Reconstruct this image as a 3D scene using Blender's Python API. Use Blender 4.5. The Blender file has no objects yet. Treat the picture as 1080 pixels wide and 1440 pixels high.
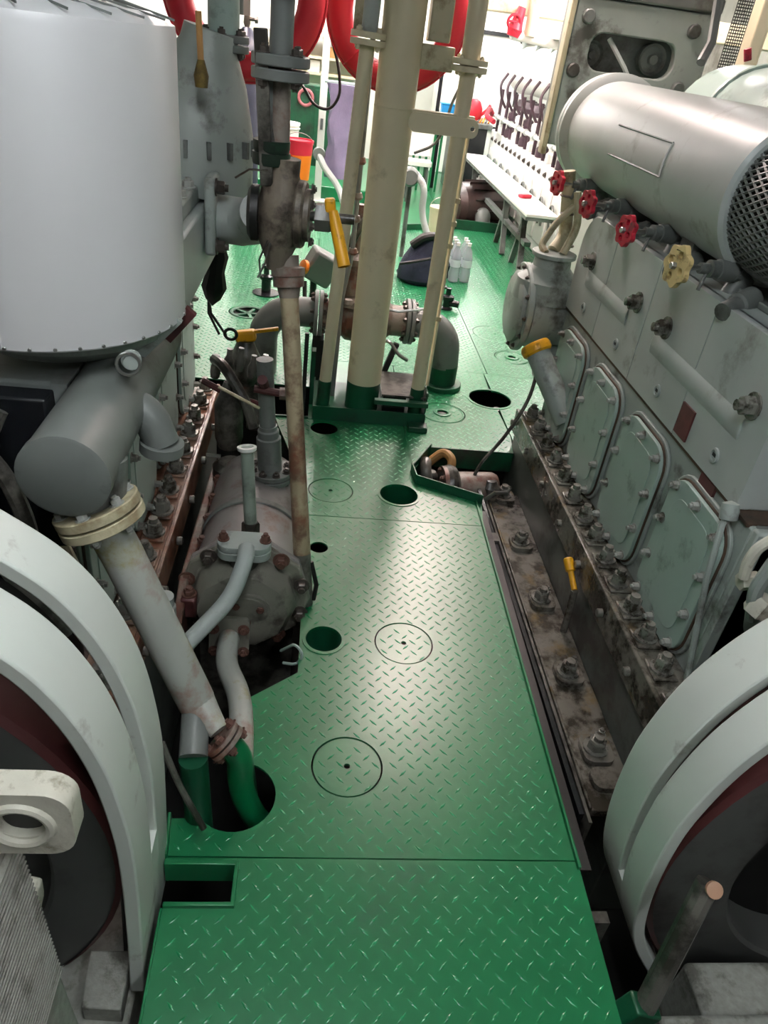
import bpy, math, random
from mathutils import Vector, Matrix
from mathutils.geometry import tessellate_polygon
random.seed(7)
SC = bpy.context.scene
COL = SC.collection
R = math.radians
# ------------------------------------------------------------------ camera
F_PX = 1022.62
CAM = Vector((0, 0, 1.7))
M = Matrix(((0.99166, 0.06352, 0.11219), (-0.05681, -0.55335, 0.83101), (0.11548, -0.83045, -0.54509)))
cd = bpy.data.cameras.new('camera'); cam = bpy.data.objects.new('camera', cd); COL.objects.link(cam)
cd.sensor_fit = 'VERTICAL'; cd.sensor_height = 36; cd.lens = 36 * F_PX / 1440
cd.clip_start = .02; cd.clip_end = 100
right = M @ Vector((1, 0, 0)); up = -(M @ Vector((0, 1, 0))); back = -(M @ Vector((0, 0, 1)))
cam.matrix_world = Matrix.Translation(CAM) @ Matrix((right, up, back)).transposed().to_4x4()
SC.camera = cam
SC.view_settings.view_transform = 'Standard'; SC.view_settings.look = 'None'
SC.view_settings.gamma = 1; SC.view_settings.use_curve_mapping = False
SC.view_settings.exposure = 0.6
# ------------------------------------------------------------------ world
w = bpy.data.worlds.new('world'); SC.world = w; w.use_nodes = True
w.node_tree.nodes['Background'].inputs[0].default_value = (.8, .9, 1, 1)
w.node_tree.nodes['Background'].inputs[1].default_value = .02
LAMP_NEAR, LAMP_MID, LAMP_FAR = 40, 150, 220      # emission of the fluorescent tubes, aft to fore

def at(u, v, x=None, y=None, z=None):
    """world point seen at photo position (u, v) on a known plane"""
    d = M @ Vector((u - 540, v - 720, F_PX))
    if x is not None: t = (x - CAM.x) / d.x
    elif y is not None: t = (y - CAM.y) / d.y
    else: t = (z - CAM.z) / d.z
    return CAM + d * t
# ------------------------------------------------------------------ materials
def lin(h):
    h = h.lstrip('#'); c = [int(h[i:i + 2], 16) / 255 for i in (0, 2, 4)]
    return tuple((k / 12.92 if k <= .04045 else ((k + .055) / 1.055) ** 2.4) for k in c) + (1,)
MATS = {}
def mat(name, col, rough=.45, metal=0, var=.12, vs=5, dirt=None, dam=.0, ds=3, bump=0, bs=60, emit=0, coat=0, alpha=1, trans=0, rust=None, ram=0, rs=7):
    if name in MATS: return MATS[name]
    m = bpy.data.materials.new(name); m.use_nodes = True
    nt = m.node_tree; N = nt.nodes; L = nt.links
    b = N['Principled BSDF']
    b.inputs['Roughness'].default_value = rough; b.inputs['Metallic'].default_value = metal
    b.inputs['Coat Weight'].default_value = coat; b.inputs['Coat Roughness'].default_value = .27
    b.inputs['Transmission Weight'].default_value = trans
    geo = N.new('ShaderNodeNewGeometry')
    n1 = N.new('ShaderNodeTexNoise'); n1.inputs['Scale'].default_value = vs; n1.inputs['Detail'].default_value = 4
    L.new(geo.outputs['Position'], n1.inputs['Vector'])
    c = lin(col)
    mx = N.new('ShaderNodeMix'); mx.data_type = 'RGBA'
    mx.inputs[6].default_value = tuple(k * (1 - var) for k in c[:3]) + (1,)
    mx.inputs[7].default_value = tuple(min(1, k * (1 + var)) for k in c[:3]) + (1,)
    rm = N.new('ShaderNodeMapRange'); rm.inputs[1].default_value = .3; rm.inputs[2].default_value = .7
    L.new(n1.outputs[0], rm.inputs[0]); L.new(rm.outputs[0], mx.inputs[0])
    out = mx.outputs[2]
    for (dc, da, sc, seed) in ((dirt, dam, ds, 3.1), (rust, ram, rs, 11.7)):
        if not dc or da <= 0: continue
        n2 = N.new('ShaderNodeTexNoise'); n2.noise_dimensions = '4D'; n2.inputs['W'].default_value = seed
        n2.inputs['Scale'].default_value = sc; n2.inputs['Detail'].default_value = 8; n2.inputs['Roughness'].default_value = .65
        L.new(geo.outputs['Position'], n2.inputs['Vector'])
        r2 = N.new('ShaderNodeMapRange'); r2.inputs[1].default_value = .60 - da * .35; r2.inputs[2].default_value = .72 - da * .35
        r2.inputs[4].default_value = .9
        L.new(n2.outputs[0], r2.inputs[0])
        m2 = N.new('ShaderNodeMix'); m2.data_type = 'RGBA'; m2.inputs[7].default_value = lin(dc)
        L.new(out, m2.inputs[6]); L.new(r2.outputs[0], m2.inputs[0]); out = m2.outputs[2]
    L.new(out, b.inputs['Base Color'])
    if bump:
        n3 = N.new('ShaderNodeTexNoise'); n3.inputs['Scale'].default_value = bs; n3.inputs['Detail'].default_value = 3
        L.new(geo.outputs['Position'], n3.inputs['Vector'])
        bp = N.new('ShaderNodeBump'); bp.inputs['Strength'].default_value = bump; bp.inputs['Distance'].default_value = .01
        L.new(n3.outputs[0], bp.inputs['Height']); L.new(bp.outputs[0], b.inputs['Normal'])
    if emit:
        b.inputs['Emission Color'].default_value = lin(col); b.inputs['Emission Strength'].default_value = emit
    if alpha < 1: b.inputs['Alpha'].default_value = alpha
    MATS[name] = m
    return m
GRIME = '#2c2721'; RUST = '#5a3324'
green = mat('green deck paint', '#0b6b3e', .36, var=.1, vs=3, bump=.05, bs=25, coat=.35, dirt='#2c5a42', dam=.02, ds=2)
tread_green = mat('worn glinting tread paint', '#17794a', .22, var=.1, vs=8, coat=.8)  # lighter green for worn tops, with their glints put into the tone
casting_olive = mat('olive grey casting', '#77766c', .38, var=.2, dirt='#3a352e', dam=.22, ds=9, bump=.15, bs=40)
green_dark = mat('dark green paint', '#0c4a30', .4, var=.2, dirt='#161d18', dam=.25)
guard_paint = mat('pale grey guard paint', '#d4dbd4', .36, var=.03, dirt='#8b857e', dam=.03, ds=7)
grey = mat('grey engine paint', '#98a19c', .42, var=.08, dirt='#4d4a44', dam=.18, ds=6)
grey_block = mat('light grey block paint', '#a9b1ae', .42, var=.05, dirt='#77736d', dam=.05, ds=5)
grey_green = mat('sage grey door paint', '#9db1a9', .36, var=.05, dirt='#6b7a72', dam=.1, ds=7)
grey_dark = mat('dark grey paint', '#6a6f6c', .45, var=.12, dirt=GRIME, dam=.25)
grey_oily = mat('oily dark grey steel', '#5d5b55', .3, var=.25, dirt='#1d1a16', dam=.45, ds=9, bump=.15, bs=40)
grey_wet = mat('wet grime grey steel', '#6b6860', .22, var=.25, dirt='#2a251d', dam=.4, ds=12, bump=.2, bs=50, rust='#6a5a3a', ram=.15)
grime_wall = mat('grimy foundation paint', '#565c57', .4, var=.2, vs=4, dirt='#26241f', dam=.3, ds=4)
rusty = mat('rusty grey steel', '#7d756c', .5, var=.2, dirt='#6a3a2a', dam=.42, ds=8, bump=.15, rust='#3b2a22', ram=.2)
rust_red = mat('red brown primer', '#5b2d2d', .55, var=.25, dirt='#2d1a18', dam=.3)
gasket = mat('brown gasket edge', '#4d3a2c', .6, var=.3, dirt='#15110d', dam=.3)
steel = mat('bare steel', '#a5a6a4', .28, metal=.9, var=.1, dirt='#5b4a3c', dam=.15)
bolt_m = mat('painted bolt', '#9a9d98', .38, var=.1, dirt='#453b30', dam=.25, ds=20)
bolt_wet = mat('oily bolt', '#85847d', .25, metal=.3, var=.2, dirt='#2e271c', dam=.35, ds=25)
bolt_dark = mat('dark bolt', '#4a443f', .4, metal=.3, var=.2)
bolt_rust = mat('rusty bolt', '#5c3d33', .6, var=.25)
alu = mat('aluminium cladding', '#ececee', .38, metal=.3, var=.04, vs=2, bump=.03, bs=9)
cream = mat('cream paint', '#d6ccae', .4, var=.04, dirt='#a39779', dam=.06, ds=6)
cream_dirty = mat('dirty cream paint', '#b9b294', .45, var=.1, dirt='#7d6a4c', dam=.3, ds=8)
wall_grey = mat('smoky wall paint', '#8f8f86', .6, var=.1, dirt='#5d584e', dam=.2, ds=1.5)
ceil_dark = mat('sooty ceiling paint', '#55564f', .7, var=.15, vs=2)
white_p = mat('white paint', '#e9e9e4', .45, var=.03)
ring_red = mat('life ring red', '#c41f33', .5, var=.06, vs=9)
red_wheel = mat('red handwheel paint', '#c2233a', .4, var=.15, dirt='#53202a', dam=.2, ds=30)
yellow = mat('yellow paint', '#e3a51c', .4, var=.08, dirt='#6d4c1a', dam=.15, ds=20)
pale_yellow = mat('pale yellow paint', '#e2c98d', .45, var=.1, dirt='#8b7247', dam=.2, ds=25)
black = mat('black rubber', '#121212', .5, var=.3)
black_gloss = mat('black gloss paint', '#191b1e', .25, var=.2)
soot = mat('bilge grime', '#121210', .95, var=.4, vs=6, bump=.2, bs=15)
navy = mat('navy cloth', '#1b2136', .85, var=.25, vs=20, bump=.3, bs=80)
brown_black = mat('dark brown motor paint', '#3a2a28', .4, var=.25, dirt='#15100f', dam=.3)
cloth_purple = mat('mauve cloth', '#7d7391', .85, var=.2, bump=.3, bs=60)
conc = mat('speckled grey casting', '#8d8e87', .7, var=.15, vs=60, dirt='#55534c', dam=.25, ds=15, bump=.15, bs=120)
lug_paint = mat('cream grey cast lug', '#c6c4b6', .5, var=.08, vs=20, dirt='#6f6348', dam=.12, ds=18, bump=.15, bs=90)
wheel_dark = mat('dark grey flywheel', '#4b4c4a', .5, var=.2, vs=4, dirt='#2a2624', dam=.25)
wood = mat('raw wood', '#a57c4a', .6, var=.2, vs=15)
orange = mat('orange bucket plastic', '#e77a14', .4, var=.05)
crimson = mat('crimson bucket band', '#c8203a', .4, var=.05)
plastic_clear = mat('clear bottle plastic', '#e8f1f5', .08, var=.02, trans=.7)
blue = mat('bright blue plastic', '#1f8fd0', .4)
violet_steel = mat('worn exchanger paint', '#85817f', .34, var=.15, vs=5, dirt='#463b36', dam=.3, ds=5, rust='#6b4136', ram=.12)
tube_glow = mat('fluorescent tube near', '#f6fbff', .4, emit=LAMP_NEAR)
tube_glow_mid = mat('fluorescent tube middle', '#ffeae4', .4, emit=LAMP_MID)
tube_glow_far = mat('fluorescent tube far', '#fff8f5', .4, emit=LAMP_FAR)
# ------------------------------------------------------------------ mesh helpers
def basis(n):
    n = Vector(n).normalized()
    a = Vector((0, 0, 1)) if abs(n.z) < .9 else Vector((0, 1, 0))
    u = a.cross(n).normalized(); v = n.cross(u)
    return u, v, n
class B:
    def __init__(s): s.v = []; s.f = []
    def add(s, vs, fs):
        k = len(s.v); s.v += [Vector(p) for p in vs]; s.f += [tuple(i + k for i in f) for f in fs]; return s
    def obox(s, c, size, rot=None):
        c = Vector(c); hx, hy, hz = (k / 2 for k in size); rot = rot or Matrix.Identity(3)
        vs = [c + rot @ Vector((x, y, z)) for z in (-hz, hz) for y in (-hy, hy) for x in (-hx, hx)]
        return s.add(vs, [(0, 2, 3, 1), (4, 5, 7, 6), (0, 1, 5, 4), (2, 6, 7, 3), (0, 4, 6, 2), (1, 3, 7, 5)])
    def box(s, x0, x1, y0, y1, z0, z1):
        x0, x1 = min(x0, x1), max(x0, x1)
        return s.obox(((x0 + x1) / 2, (y0 + y1) / 2, (z0 + z1) / 2), (x1 - x0, y1 - y0, z1 - z0))
    def lathe(s, prof, o, ax, n=24, caps=True):
        u, v, a = basis(ax); o = Vector(o); k = len(prof)
        vs = []
        for (r, h) in prof:
            for i in range(n):
                t = 2 * math.pi * i / n
                vs.append(o + a * h + (u * math.cos(t) + v * math.sin(t)) * max(r, 1e-5))
        fs = [(j * n + i, j * n + (i + 1) % n, (j + 1) * n + (i + 1) % n, (j + 1) * n + i) for j in range(k - 1) for i in range(n)]
        if caps: fs += [tuple(range(n - 1, -1, -1)), tuple((k - 1) * n + i for i in range(n))]
        return s.add(vs, fs)
    def cyl(s, p0, p1, r0, r1=None, n=20, caps=True):
        p0 = Vector(p0); p1 = Vector(p1); d = p1 - p0
        return s.lathe([(r0, 0), (r0 if r1 is None else r1, d.length)], p0, d, n, caps)
    def torus(s, c, ax, R0, r, n=40, m=12, a0=0, a1=2 * math.pi, sq=1):
        u, v, a = basis(ax); c = Vector(c); vs = []; full = abs(a1 - a0 - 2 * math.pi) < 1e-4
        cnt = n if full else n + 1
        for i in range(cnt):
            t = a0 + (a1 - a0) * i / n; d = u * math.cos(t) + v * math.sin(t)
            for j in range(m):
                q = 2 * math.pi * j / m; vs.append(c + d * (R0 + r * math.cos(q)) + a * (r * sq * math.sin(q)))
        fs = []
        for i in range(n):
            i2 = (i + 1) % cnt
            for j in range(m): fs.append((i * m + j, i2 * m + j, i2 * m + (j + 1) % m, i * m + (j + 1) % m))
        return s.add(vs, fs)
    def tube(s, pts, r, n=12, bend=0, caps=True, seg=6):
        P = [Vector(p) for p in pts]
        if bend:
            Q = [P[0]]
            for i in range(1, len(P) - 1):
                a = P[i - 1] - P[i]; b = P[i + 1] - P[i]
                k = min(bend, a.length * .48, b.length * .48)
                A = P[i] + a.normalized() * k; Bp = P[i] + b.normalized() * k
                for j in range(seg + 1):
                    t = j / seg; Q.append(A * (1 - t) ** 2 + P[i] * 2 * t * (1 - t) + Bp * t * t)
            Q.append(P[-1]); P = Q
        rr = r if isinstance(r, (list, tuple)) else [r] * len(P)
        T = [(P[min(i + 1, len(P) - 1)] - P[max(i - 1, 0)]).normalized() for i in range(len(P))]
        u, v, _ = basis(T[0]); vs = []
        for i, p in enumerate(P):
            if i:
                q = T[i - 1].rotation_difference(T[i]); u = q @ u
            u = (u - T[i] * u.dot(T[i])).normalized(); v = T[i].cross(u)
            for j in range(n):
                t = 2 * math.pi * j / n; vs.append(p + (u * math.cos(t) + v * math.sin(t)) * rr[i])
        fs = [(i * n + j, i * n + (j + 1) % n, (i + 1) * n + (j + 1) % n, (i + 1) * n + j) for i in range(len(P) - 1) for j in range(n)]
        if caps: fs += [tuple(range(n - 1, -1, -1)), tuple((len(P) - 1) * n + j for j in range(n))]
        return s.add(vs, fs)
    def prism(s, outer, holes=(), th=.01, o=(0, 0, 0), u=(1, 0, 0), v=(0, 1, 0)):
        """flat shape with real holes, from plane o+u*a+v*b, thickened along u x v by th"""
        o = Vector(o); u = Vector(u); v = Vector(v); n = u.cross(v).normalized()
        loops = [[Vector((p[0], p[1], 0)) for p in lp] for lp in [outer, *holes]]
        tri = tessellate_polygon(loops); flat = [p for lp in loops for p in lp]; k = len(flat)
        vs = [o + u * p.x + v * p.y for p in flat] + [o + u * p.x + v * p.y + n * th for p in flat]
        fs = []
        for a, b, c in tri:
            ar = (flat[b] - flat[a]).cross(flat[c] - flat[a]).z
            if ar < 0: b, c = c, b
            fs += [(a + k, b + k, c + k), (c, b, a)]
        st = 0
        for lp in loops:
            m = len(lp); A = sum(lp[i].x * lp[(i + 1) % m].y - lp[(i + 1) % m].x * lp[i].y for i in range(m))
            pos = (A > 0) == (lp is loops[0])
            for i in range(m):
                a, b = st + i, st + (i + 1) % m
                fs.append((a, b, b + k, a + k) if pos else (b, a, a + k, b + k))
            st += m
        return s.add(vs, fs)
    def hexa(s, p, ax, r, h, cap=.15):
        return s.lathe([(r, 0), (r, h * (1 - cap)), (r * .86, h)], p, ax, 6)
    def mesh(s, name, mt, org, ang=35):
        me = bpy.data.meshes.new(name)
        me.from_pydata([p - org for p in s.v], [], s.f); me.update()
        if mt: me.materials.append(mt)
        me.shade_smooth(); me.set_sharp_from_angle(angle=R(ang))
        return me
def circ(cx, cy, r, n=28, a0=0, a1=360):
    full = a1 - a0 == 360
    return [(cx + r * math.cos(R(a0 + (a1 - a0) * i / (n if full else n - 1))), cy + r * math.sin(R(a0 + (a1 - a0) * i / (n if full else n - 1)))) for i in range(n)]
def rrect(cx, cy, wd, ht, r, n=5):
    pts = []
    for sx, sy, a in ((1, 1, 0), (-1, 1, 90), (-1, -1, 180), (1, -1, 270)):
        ox, oy = cx + sx * (wd / 2 - r), cy + sy * (ht / 2 - r)
        for i in range(n + 1):
            t = R(a + 90 * i / n); pts.append((ox + r * math.cos(t), oy + r * math.sin(t)))
    return pts
WL = {}
def _place(o, org, parent):
    if parent is not None:
        o.parent = parent; o.location = org - WL[parent.name]
    else: o.location = org
    WL[o.name] = org.copy()
def thing(name, label, cat, loc=(0, 0, 0), group=None):
    o = bpy.data.objects.new(name, None); COL.objects.link(o); o.empty_display_size = .05
    _place(o, Vector(loc), None); o['label'] = label; o['category'] = cat
    if group: o['group'] = group
    return o
def structure(name, b=None, m=None, loc=(0, 0, 0)):
    if b is None:
        o = bpy.data.objects.new(name, None); COL.objects.link(o); _place(o, Vector(loc), None)
    else: o = part(name, b, m)
    o['kind'] = 'structure'; return o
def part(name, b, m, parent=None, bev=0, label=None, kind=None, ang=35, seg=2):
    lo = Vector([min(p[i] for p in b.v) for i in range(3)]); hi = Vector([max(p[i] for p in b.v) for i in range(3)])
    org = (lo + hi) / 2; org.z = lo.z
    o = bpy.data.objects.new(name, b.mesh(name, m, org, ang)); COL.objects.link(o); _place(o, org, parent)
    if bev:
        md = o.modifiers.new('bevel', 'BEVEL'); md.width = bev; md.segments = seg; md.limit_method = 'ANGLE'; md.angle_limit = R(40)
        md.harden_normals = False
    if label: o['label'] = label
    if kind: o['kind'] = kind
    return o
def solo(name, b, m, label, cat, group=None, **k):
    o = part(name, b, m, None, **k); o['label'] = label; o['category'] = cat
    if group: o['group'] = group
    return o
SH = {}
def bolt(p, ax, r, h, m, parent, name='bolt', kind='hex'):
    """a bolt sharing one mesh per size and material; ax = outward direction"""
    key = (kind, round(r, 4), round(h, 4), m.name)
    if key not in SH:
        b = B()
        if kind == 'hex': b.lathe([(r * 1.35, 0), (r * 1.35, h * .12)], (0, 0, 0), (0, 0, 1), 14); b.hexa((0, 0, h * .12), (0, 0, 1), r, h * .6); b.cyl((0, 0, h * .6), (0, 0, h), r * .55, n=10)
        elif kind == 'cap': b.lathe([(r, 0), (r, h * .8), (r * .8, h)], (0, 0, 0), (0, 0, 1), 12); 
        elif kind == 'head': b.hexa((0, 0, 0), (0, 0, 1), r, h)
        SH[key] = b.mesh(name, m, Vector((0, 0, 0)))
    o = bpy.data.objects.new(name, SH[key]); COL.objects.link(o); _place(o, Vector(p), parent)
    o.rotation_euler = Vector((0, 0, 1)).rotation_difference(Vector(ax).normalized()).to_euler()
    return o
def flange(name, p, ax, r, th, m, parent, nb=6, br=.008, bm=None, pair=True, label=None, gap=.004):
    """a bolted pipe joint: two discs and their bolts, one object per disc, bolts as sub-parts"""
    p = Vector(p); a = Vector(ax).normalized(); u, v, _ = basis(a); o = None
    for sgn in ((-1, 1) if pair else (0,)):
        b = B(); st = p + a * (gap / 2 if sgn >= 0 else -gap / 2 - th)
        b.lathe([(r * .97, 0), (r, th * .1), (r, th * .9), (r * .97, th)], st, a, 28)
        o = part(name, b, m, parent, label=label)
    span = th * (2 if pair else 1) + gap
    for i in range(nb):
        t = 2 * math.pi * (i + .5) / nb; c = p + (u * math.cos(t) + v * math.sin(t)) * r * .78
        top = c + a * (gap / 2 + th)
        bolt(top, a, br, br * 1.6, bm or bolt_m, o)
        bolt(c - a * (gap / 2 + th if pair else 0), -a, br, br * 1.6, bm or bolt_m, o)
    return o
# ------------------------------------------------------------------ room shell
structure('floor_bilge', B().box(-4, 5.5, -3, 13.2, -.85, -.75), soot)
structure('wall_front', B().box(-4.1, 5.6, 13, 13.15, -.8, 3.3), white_p)
structure('wall_rear', B().box(-4.1, 5.6, -3.1, -3, -.8, 3.3), wall_grey)
structure('wall_left', B().box(-4.1, -4, -3, 13, -.8, 3.3), wall_grey)
structure('wall_right', B().box(5.5, 5.6, -3, 13, -.8, 3.3), wall_grey)
structure('ceiling', B().box(-4.1, 5.6, -3.1, 13.15, 3.2, 3.3), ceil_dark)
def lamp(x, y, glow, label, z=2.95, ln=1.3):
    t = thing('ceiling_lamp', label, 'lamp', (x, y, z), 'ceiling lamps')
    b = B().box(x - .16, x + .16, y - ln / 2 - .05, y + ln / 2 + .05, z + .03, z + .1)
    b.box(x - .02, x + .02, y - .3, y + .3, z + .1, 3.2)
    part('housing', b, white_p, t, bev=.008)
    for s in (-1, 1):
        part('tube', B().cyl((x + s * .08, y - ln / 2, z), (x + s * .08, y + ln / 2, z), .02, n=10), glow, t)
        part('socket', B().box(x + s * .08 - .02, x + s * .08 + .02, y - ln / 2 - .03, y - ln / 2, z - .02, z + .035), white_p, t)
lamp(-.05, .45, tube_glow, 'white twin tube ceiling lamp just above the camera position', z=2.75)
lamp(1.2, -.9, tube_glow, 'white twin tube ceiling lamp behind the camera position')
lamp(.9, 4.6, tube_glow_mid, 'white twin tube ceiling lamp above the cream column')
lamp(1.3, 6.4, tube_glow_mid, 'white twin tube ceiling lamp above the water bottles')
lamp(-.9, 7.0, tube_glow_mid, 'white twin tube ceiling lamp over the left far plates')
lamp(.2, 9.3, tube_glow_far, 'white twin tube ceiling lamp above the orange bucket')
lamp(2.9, 7.6, tube_glow_far, 'white twin tube ceiling lamp above the white generator engine')
lamp(2.4, 11.3, tube_glow_far, 'white twin tube ceiling lamp above the far workbench')
lamp(-1.2, 11.5, tube_glow_far, 'white twin tube ceiling lamp in the far left corner')
# ------------------------------------------------------------------ checker plate floor
FL = structure('floor', loc=(.3, 3, 0))
def inpoly(p, poly):
    c = False; n = len(poly)
    for i in range(n):
        (x1, y1), (x2, y2) = poly[i], poly[i - 1]
        if (y1 > p[1]) != (y2 > p[1]) and p[0] < (x2 - x1) * (p[1] - y1) / (y2 - y1) + x1: c = not c
    return c
def treads(poly, holes, z0):
    xs = [p[0] for p in poly]; ys = [p[1] for p in poly]; pit = .05; vs = []; fs = []
    for i in range(int(min(xs) / pit) - 2, int(max(xs) / pit) + 2):
        for j in range(int(min(ys) / pit) - 2, int(max(ys) / pit) + 2):
            for k in (0, 1):
                cx, cy = (i + .5 * k) * pit, (j + .5 * k) * pit
                d = Vector((.7071, .7071 if k else -.7071)) * .0155
                ok = all(inpoly((cx + d.x * s * 1.2, cy + d.y * s * 1.2), poly) and not any(inpoly((cx + d.x * s * 1.2, cy + d.y * s * 1.2), h) for h in holes) for s in (-1, 0, 1))
                if not ok: continue
                e = Vector((-d.y, d.x)) * .24; n = len(vs); h = .0026
                vs += [(cx - d.x, cy - d.y, z0), (cx - e.x, cy - e.y, z0), (cx + d.x, cy + d.y, z0), (cx + e.x, cy + e.y, z0),
                       (cx - d.x * .6, cy - d.y * .6, z0 + h), (cx + d.x * .6, cy + d.y * .6, z0 + h)]
                fs += [(n, n + 1, n + 4), (n + 1, n + 2, n + 5), (n + 1, n + 5, n + 4), (n + 2, n + 3, n + 5), (n + 3, n, n + 4), (n + 3, n + 4, n + 5)]
    b = B(); b.add(vs, fs); return b
def plate(poly, holes=(), tread=True, name='floor_plate', zt=0., m=None):
    b = B().prism(poly, holes, .007, (0, 0, zt - .007)); o = part(name, b, m or green, FL)
    if tread:
        tb = treads(poly, holes, zt - .0002)
        if tb.v: part('tread_bars', tb, tread_green, o, kind='stuff', ang=100)
    return o
def lid(cx, cy, r, finger=.009, scupper=False):
    o = plate(circ(cx, cy, r - .005, 40), [circ(cx, cy, finger if not scupper else r * .28, 16)], name='floor_lid', zt=-.001)
    if scupper:
        part('scupper_ring', B().torus((cx, cy, .001), (0, 0, 1), r * .3, .012, 24, 8, sq=.5), green, FL)
        part('scupper_plug', B().cyl((cx, cy, -.02), (cx, cy, -.006), r * .2, n=16), steel, FL)
        part('lid_rim', B().torus((cx, cy, -.001), (0, 0, 1), r - .012, .006, 32, 6, sq=.5), green, FL)
def collar(cx, cy, r):
    part('hole_rim', B().prism(circ(cx, cy, r + .012, 36), [circ(cx, cy, r, 36)], .004, (0, 0, -.001)), green, FL)
    part('hole_sleeve', B().lathe([(r, -.12), (r, .0)], (cx, cy, 0), (0, 0, 1), 32, caps=False), green_dark, FL)
plate([(-.25, .42), (.745, .42), (.758, 1.022), (-.27, 1.022), (-.27, 1.005), (-.10, 1.005), (-.10, .905), (-.255, .905)])
pipe_cut = circ(-.125, 1.195, .105, 20, -140, 72)
plate([(-.27, 1.026), (.758, 1.026), (.775, 2.53), (.02, 2.53), (.02, 1.64), (-.12, 1.53), (-.115, 1.33)] + pipe_cut[::-1] + [(-.28, 1.125)],
      [circ(.17, 1.295, .1, 40), circ(.37, 1.795, .1, 40), circ(.1, 1.795, .06), circ(.075, 2.31, .036, 20)])
lid(.17, 1.295, .1); lid(.37, 1.795, .1)
collar(.1, 1.795, .06)
plate([(.02, 2.535), (.775, 2.535), (.80, 2.71), (.515, 2.85), (.50, 3.425), (-.17, 3.42), (-.06, 3.0)],
      [circ(.12, 2.74, .1, 40), circ(.425, 2.74, .085), circ(.085, 3.335, .07)])
lid(.12, 2.74, .1); collar(.425, 2.74, .085)
bite1 = [p for p in circ(1.05, 3.87, .125, 48) if p[0] < 1.074]
bite1.sort(key=lambda p: math.atan2(p[1] - 3.87, -(p[0] - 1.05)))
plate([(.505, 2.95), (.62, 3.2), (1.05, 3.2), (1.076, 3.4)] + bite1 + [(1.076, 4.25), (.505, 4.25)], [circ(.735, 3.63, .13, 40)])
lid(.735, 3.63, .13, scupper=True)
bite2 = [p for p in circ(1.05, 3.87, .125, 48) if p[0] > 1.082]
bite2.sort(key=lambda p: -math.atan2(p[1] - 3.87, p[0] - 1.05))
plate([(1.08, 3.36), (2.3, 3.36), (2.3, 4.25), (1.08, 4.25)] + bite2)
part('hole_rim', B().prism(circ(1.05, 3.87, .14, 40), [circ(1.05, 3.87, .125, 40)], .004, (0, 0, -.001)), green, FL)
plate([(-.0, 3.43), (.5, 3.43), (.5, 4.25), (-.0, 4.25)], tread=False)
plate([(-.95, 3.83), (-.005, 3.83), (-.005, 5.6), (-.95, 5.6)], [circ(-.455, 4.99, .135, 40), circ(-.37, 5.45, .09, 24)])
plate([(-.95, 5.605), (-.005, 5.605), (-.005, 7.3), (-.95, 7.3)])
plate([(0, 4.255), (1.1, 4.255), (1.1, 7.3), (0, 7.3)])
plate([(1.105, 4.255), (2.3, 4.255), (2.3, 7.3), (1.105, 7.3)], [circ(1.33, 4.58, .12, 36), circ(1.3, 5.03, .165, 40)])
lid(1.33, 4.58, .12, scupper=True); lid(1.3, 5.03, .165)
plate([(-.95, 7.305), (2.3, 7.305), (2.3, 8.42), (-.95, 8.42)])
plate([(-.95, 8.425), (1.42, 8.425), (1.42, 13), (-.95, 13)], tread=False)
plate([(2.12, 8.425), (5.4, 8.425), (5.4, 13), (2.12, 13)], tread=False)
plate([(1.425, 9.3), (2.115, 9.3), (2.115, 13), (1.425, 13)], tread=False)
plate([(2.305, 3.36), (5.4, 3.36), (5.4, 8.42), (2.305, 8.42)], tread=False)
plate([(-3.9, 4.4), (-.955, 4.4), (-.955, 13), (-3.9, 13)], tread=False)
# slotted cast lid in the far left plate
b = B(); b.torus((-.455, 4.99, -.002), (0, 0, 1), .115, .014, 36, 8, sq=.5)
part('slotted_lid_rim', b, green_dark, FL)
b = B().cyl((-.455, 4.99, -.03), (-.455, 4.99, -.02), .128, n=32); part('slotted_lid_pan', b, black, FL)
for i in range(5):
    t = i * 2 * math.pi / 5; c, s = math.cos(t), math.sin(t)
    part('slotted_lid_spoke', B().obox((-.455 + c * .055, 4.99 + s * .055, -.01), (.1, .022, .014), Matrix.Rotation(t, 3, 'Z')), green_dark, FL)
# raised edges
part('edge_strip', B().obox((.764, 1.86, -.03), (.008, 1.72, .085), Matrix.Rotation(-.0105, 3, 'Z')), green, FL, bev=.002)
part('edge_angle', B().obox((.795, 1.88, -.055), (.05, 1.7, .01), Matrix.Rotation(-.0105, 3, 'Z')), black, FL)  # blackened so the trench gap beside the plates reads as deep shade
def coam(p, q, h0, h1, th=.008, m=green, name='coaming_plate'):
    p = Vector((p[0], p[1], 0)); q = Vector((q[0], q[1], 0)); d = q - p
    part(name, B().obox(((p + q) / 2) + Vector((0, 0, (h0 + h1) / 2)), (d.length, th, h1 - h0), Matrix.Rotation(math.atan2(d.y, d.x), 3, 'Z')), m, FL, bev=.002)
for p_, q_, h_ in (((.80, 2.71), (.515, 2.85), .045), ((.512, 2.85), (.50, 2.96), .045), ((.50, 2.96), (.62, 3.2), .03), ((.62, 3.2), (1.05, 3.2), .01)): coam(p_, q_, -.1, h_, m=green_dark)
coam((-.255, .905), (-.10, .905), -.06, .012, .01); coam((-.10, .90), (-.10, 1.01), -.06, .012, .01); coam((-.27, 1.005), (-.1, 1.005), -.06, .012, .014)
coam((-.28, 1.13), (-.27, 1.02), -.1, .02); coam((-.252, .42), (-.258, .9), -.1, .004, .006)
coam((-.17, 3.425), (.0, 3.435), -.15, .01, .012, green_dark)
coam((1.42, 8.42), (2.12, 8.42), -.1, .1, .04, green_dark); coam((1.42, 8.42), (1.42, 9.3), -.1, .1, .03, green_dark)
coam((.9, 8.1), (1.5, 8.42), -.0, .06, .04, green_dark)
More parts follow.
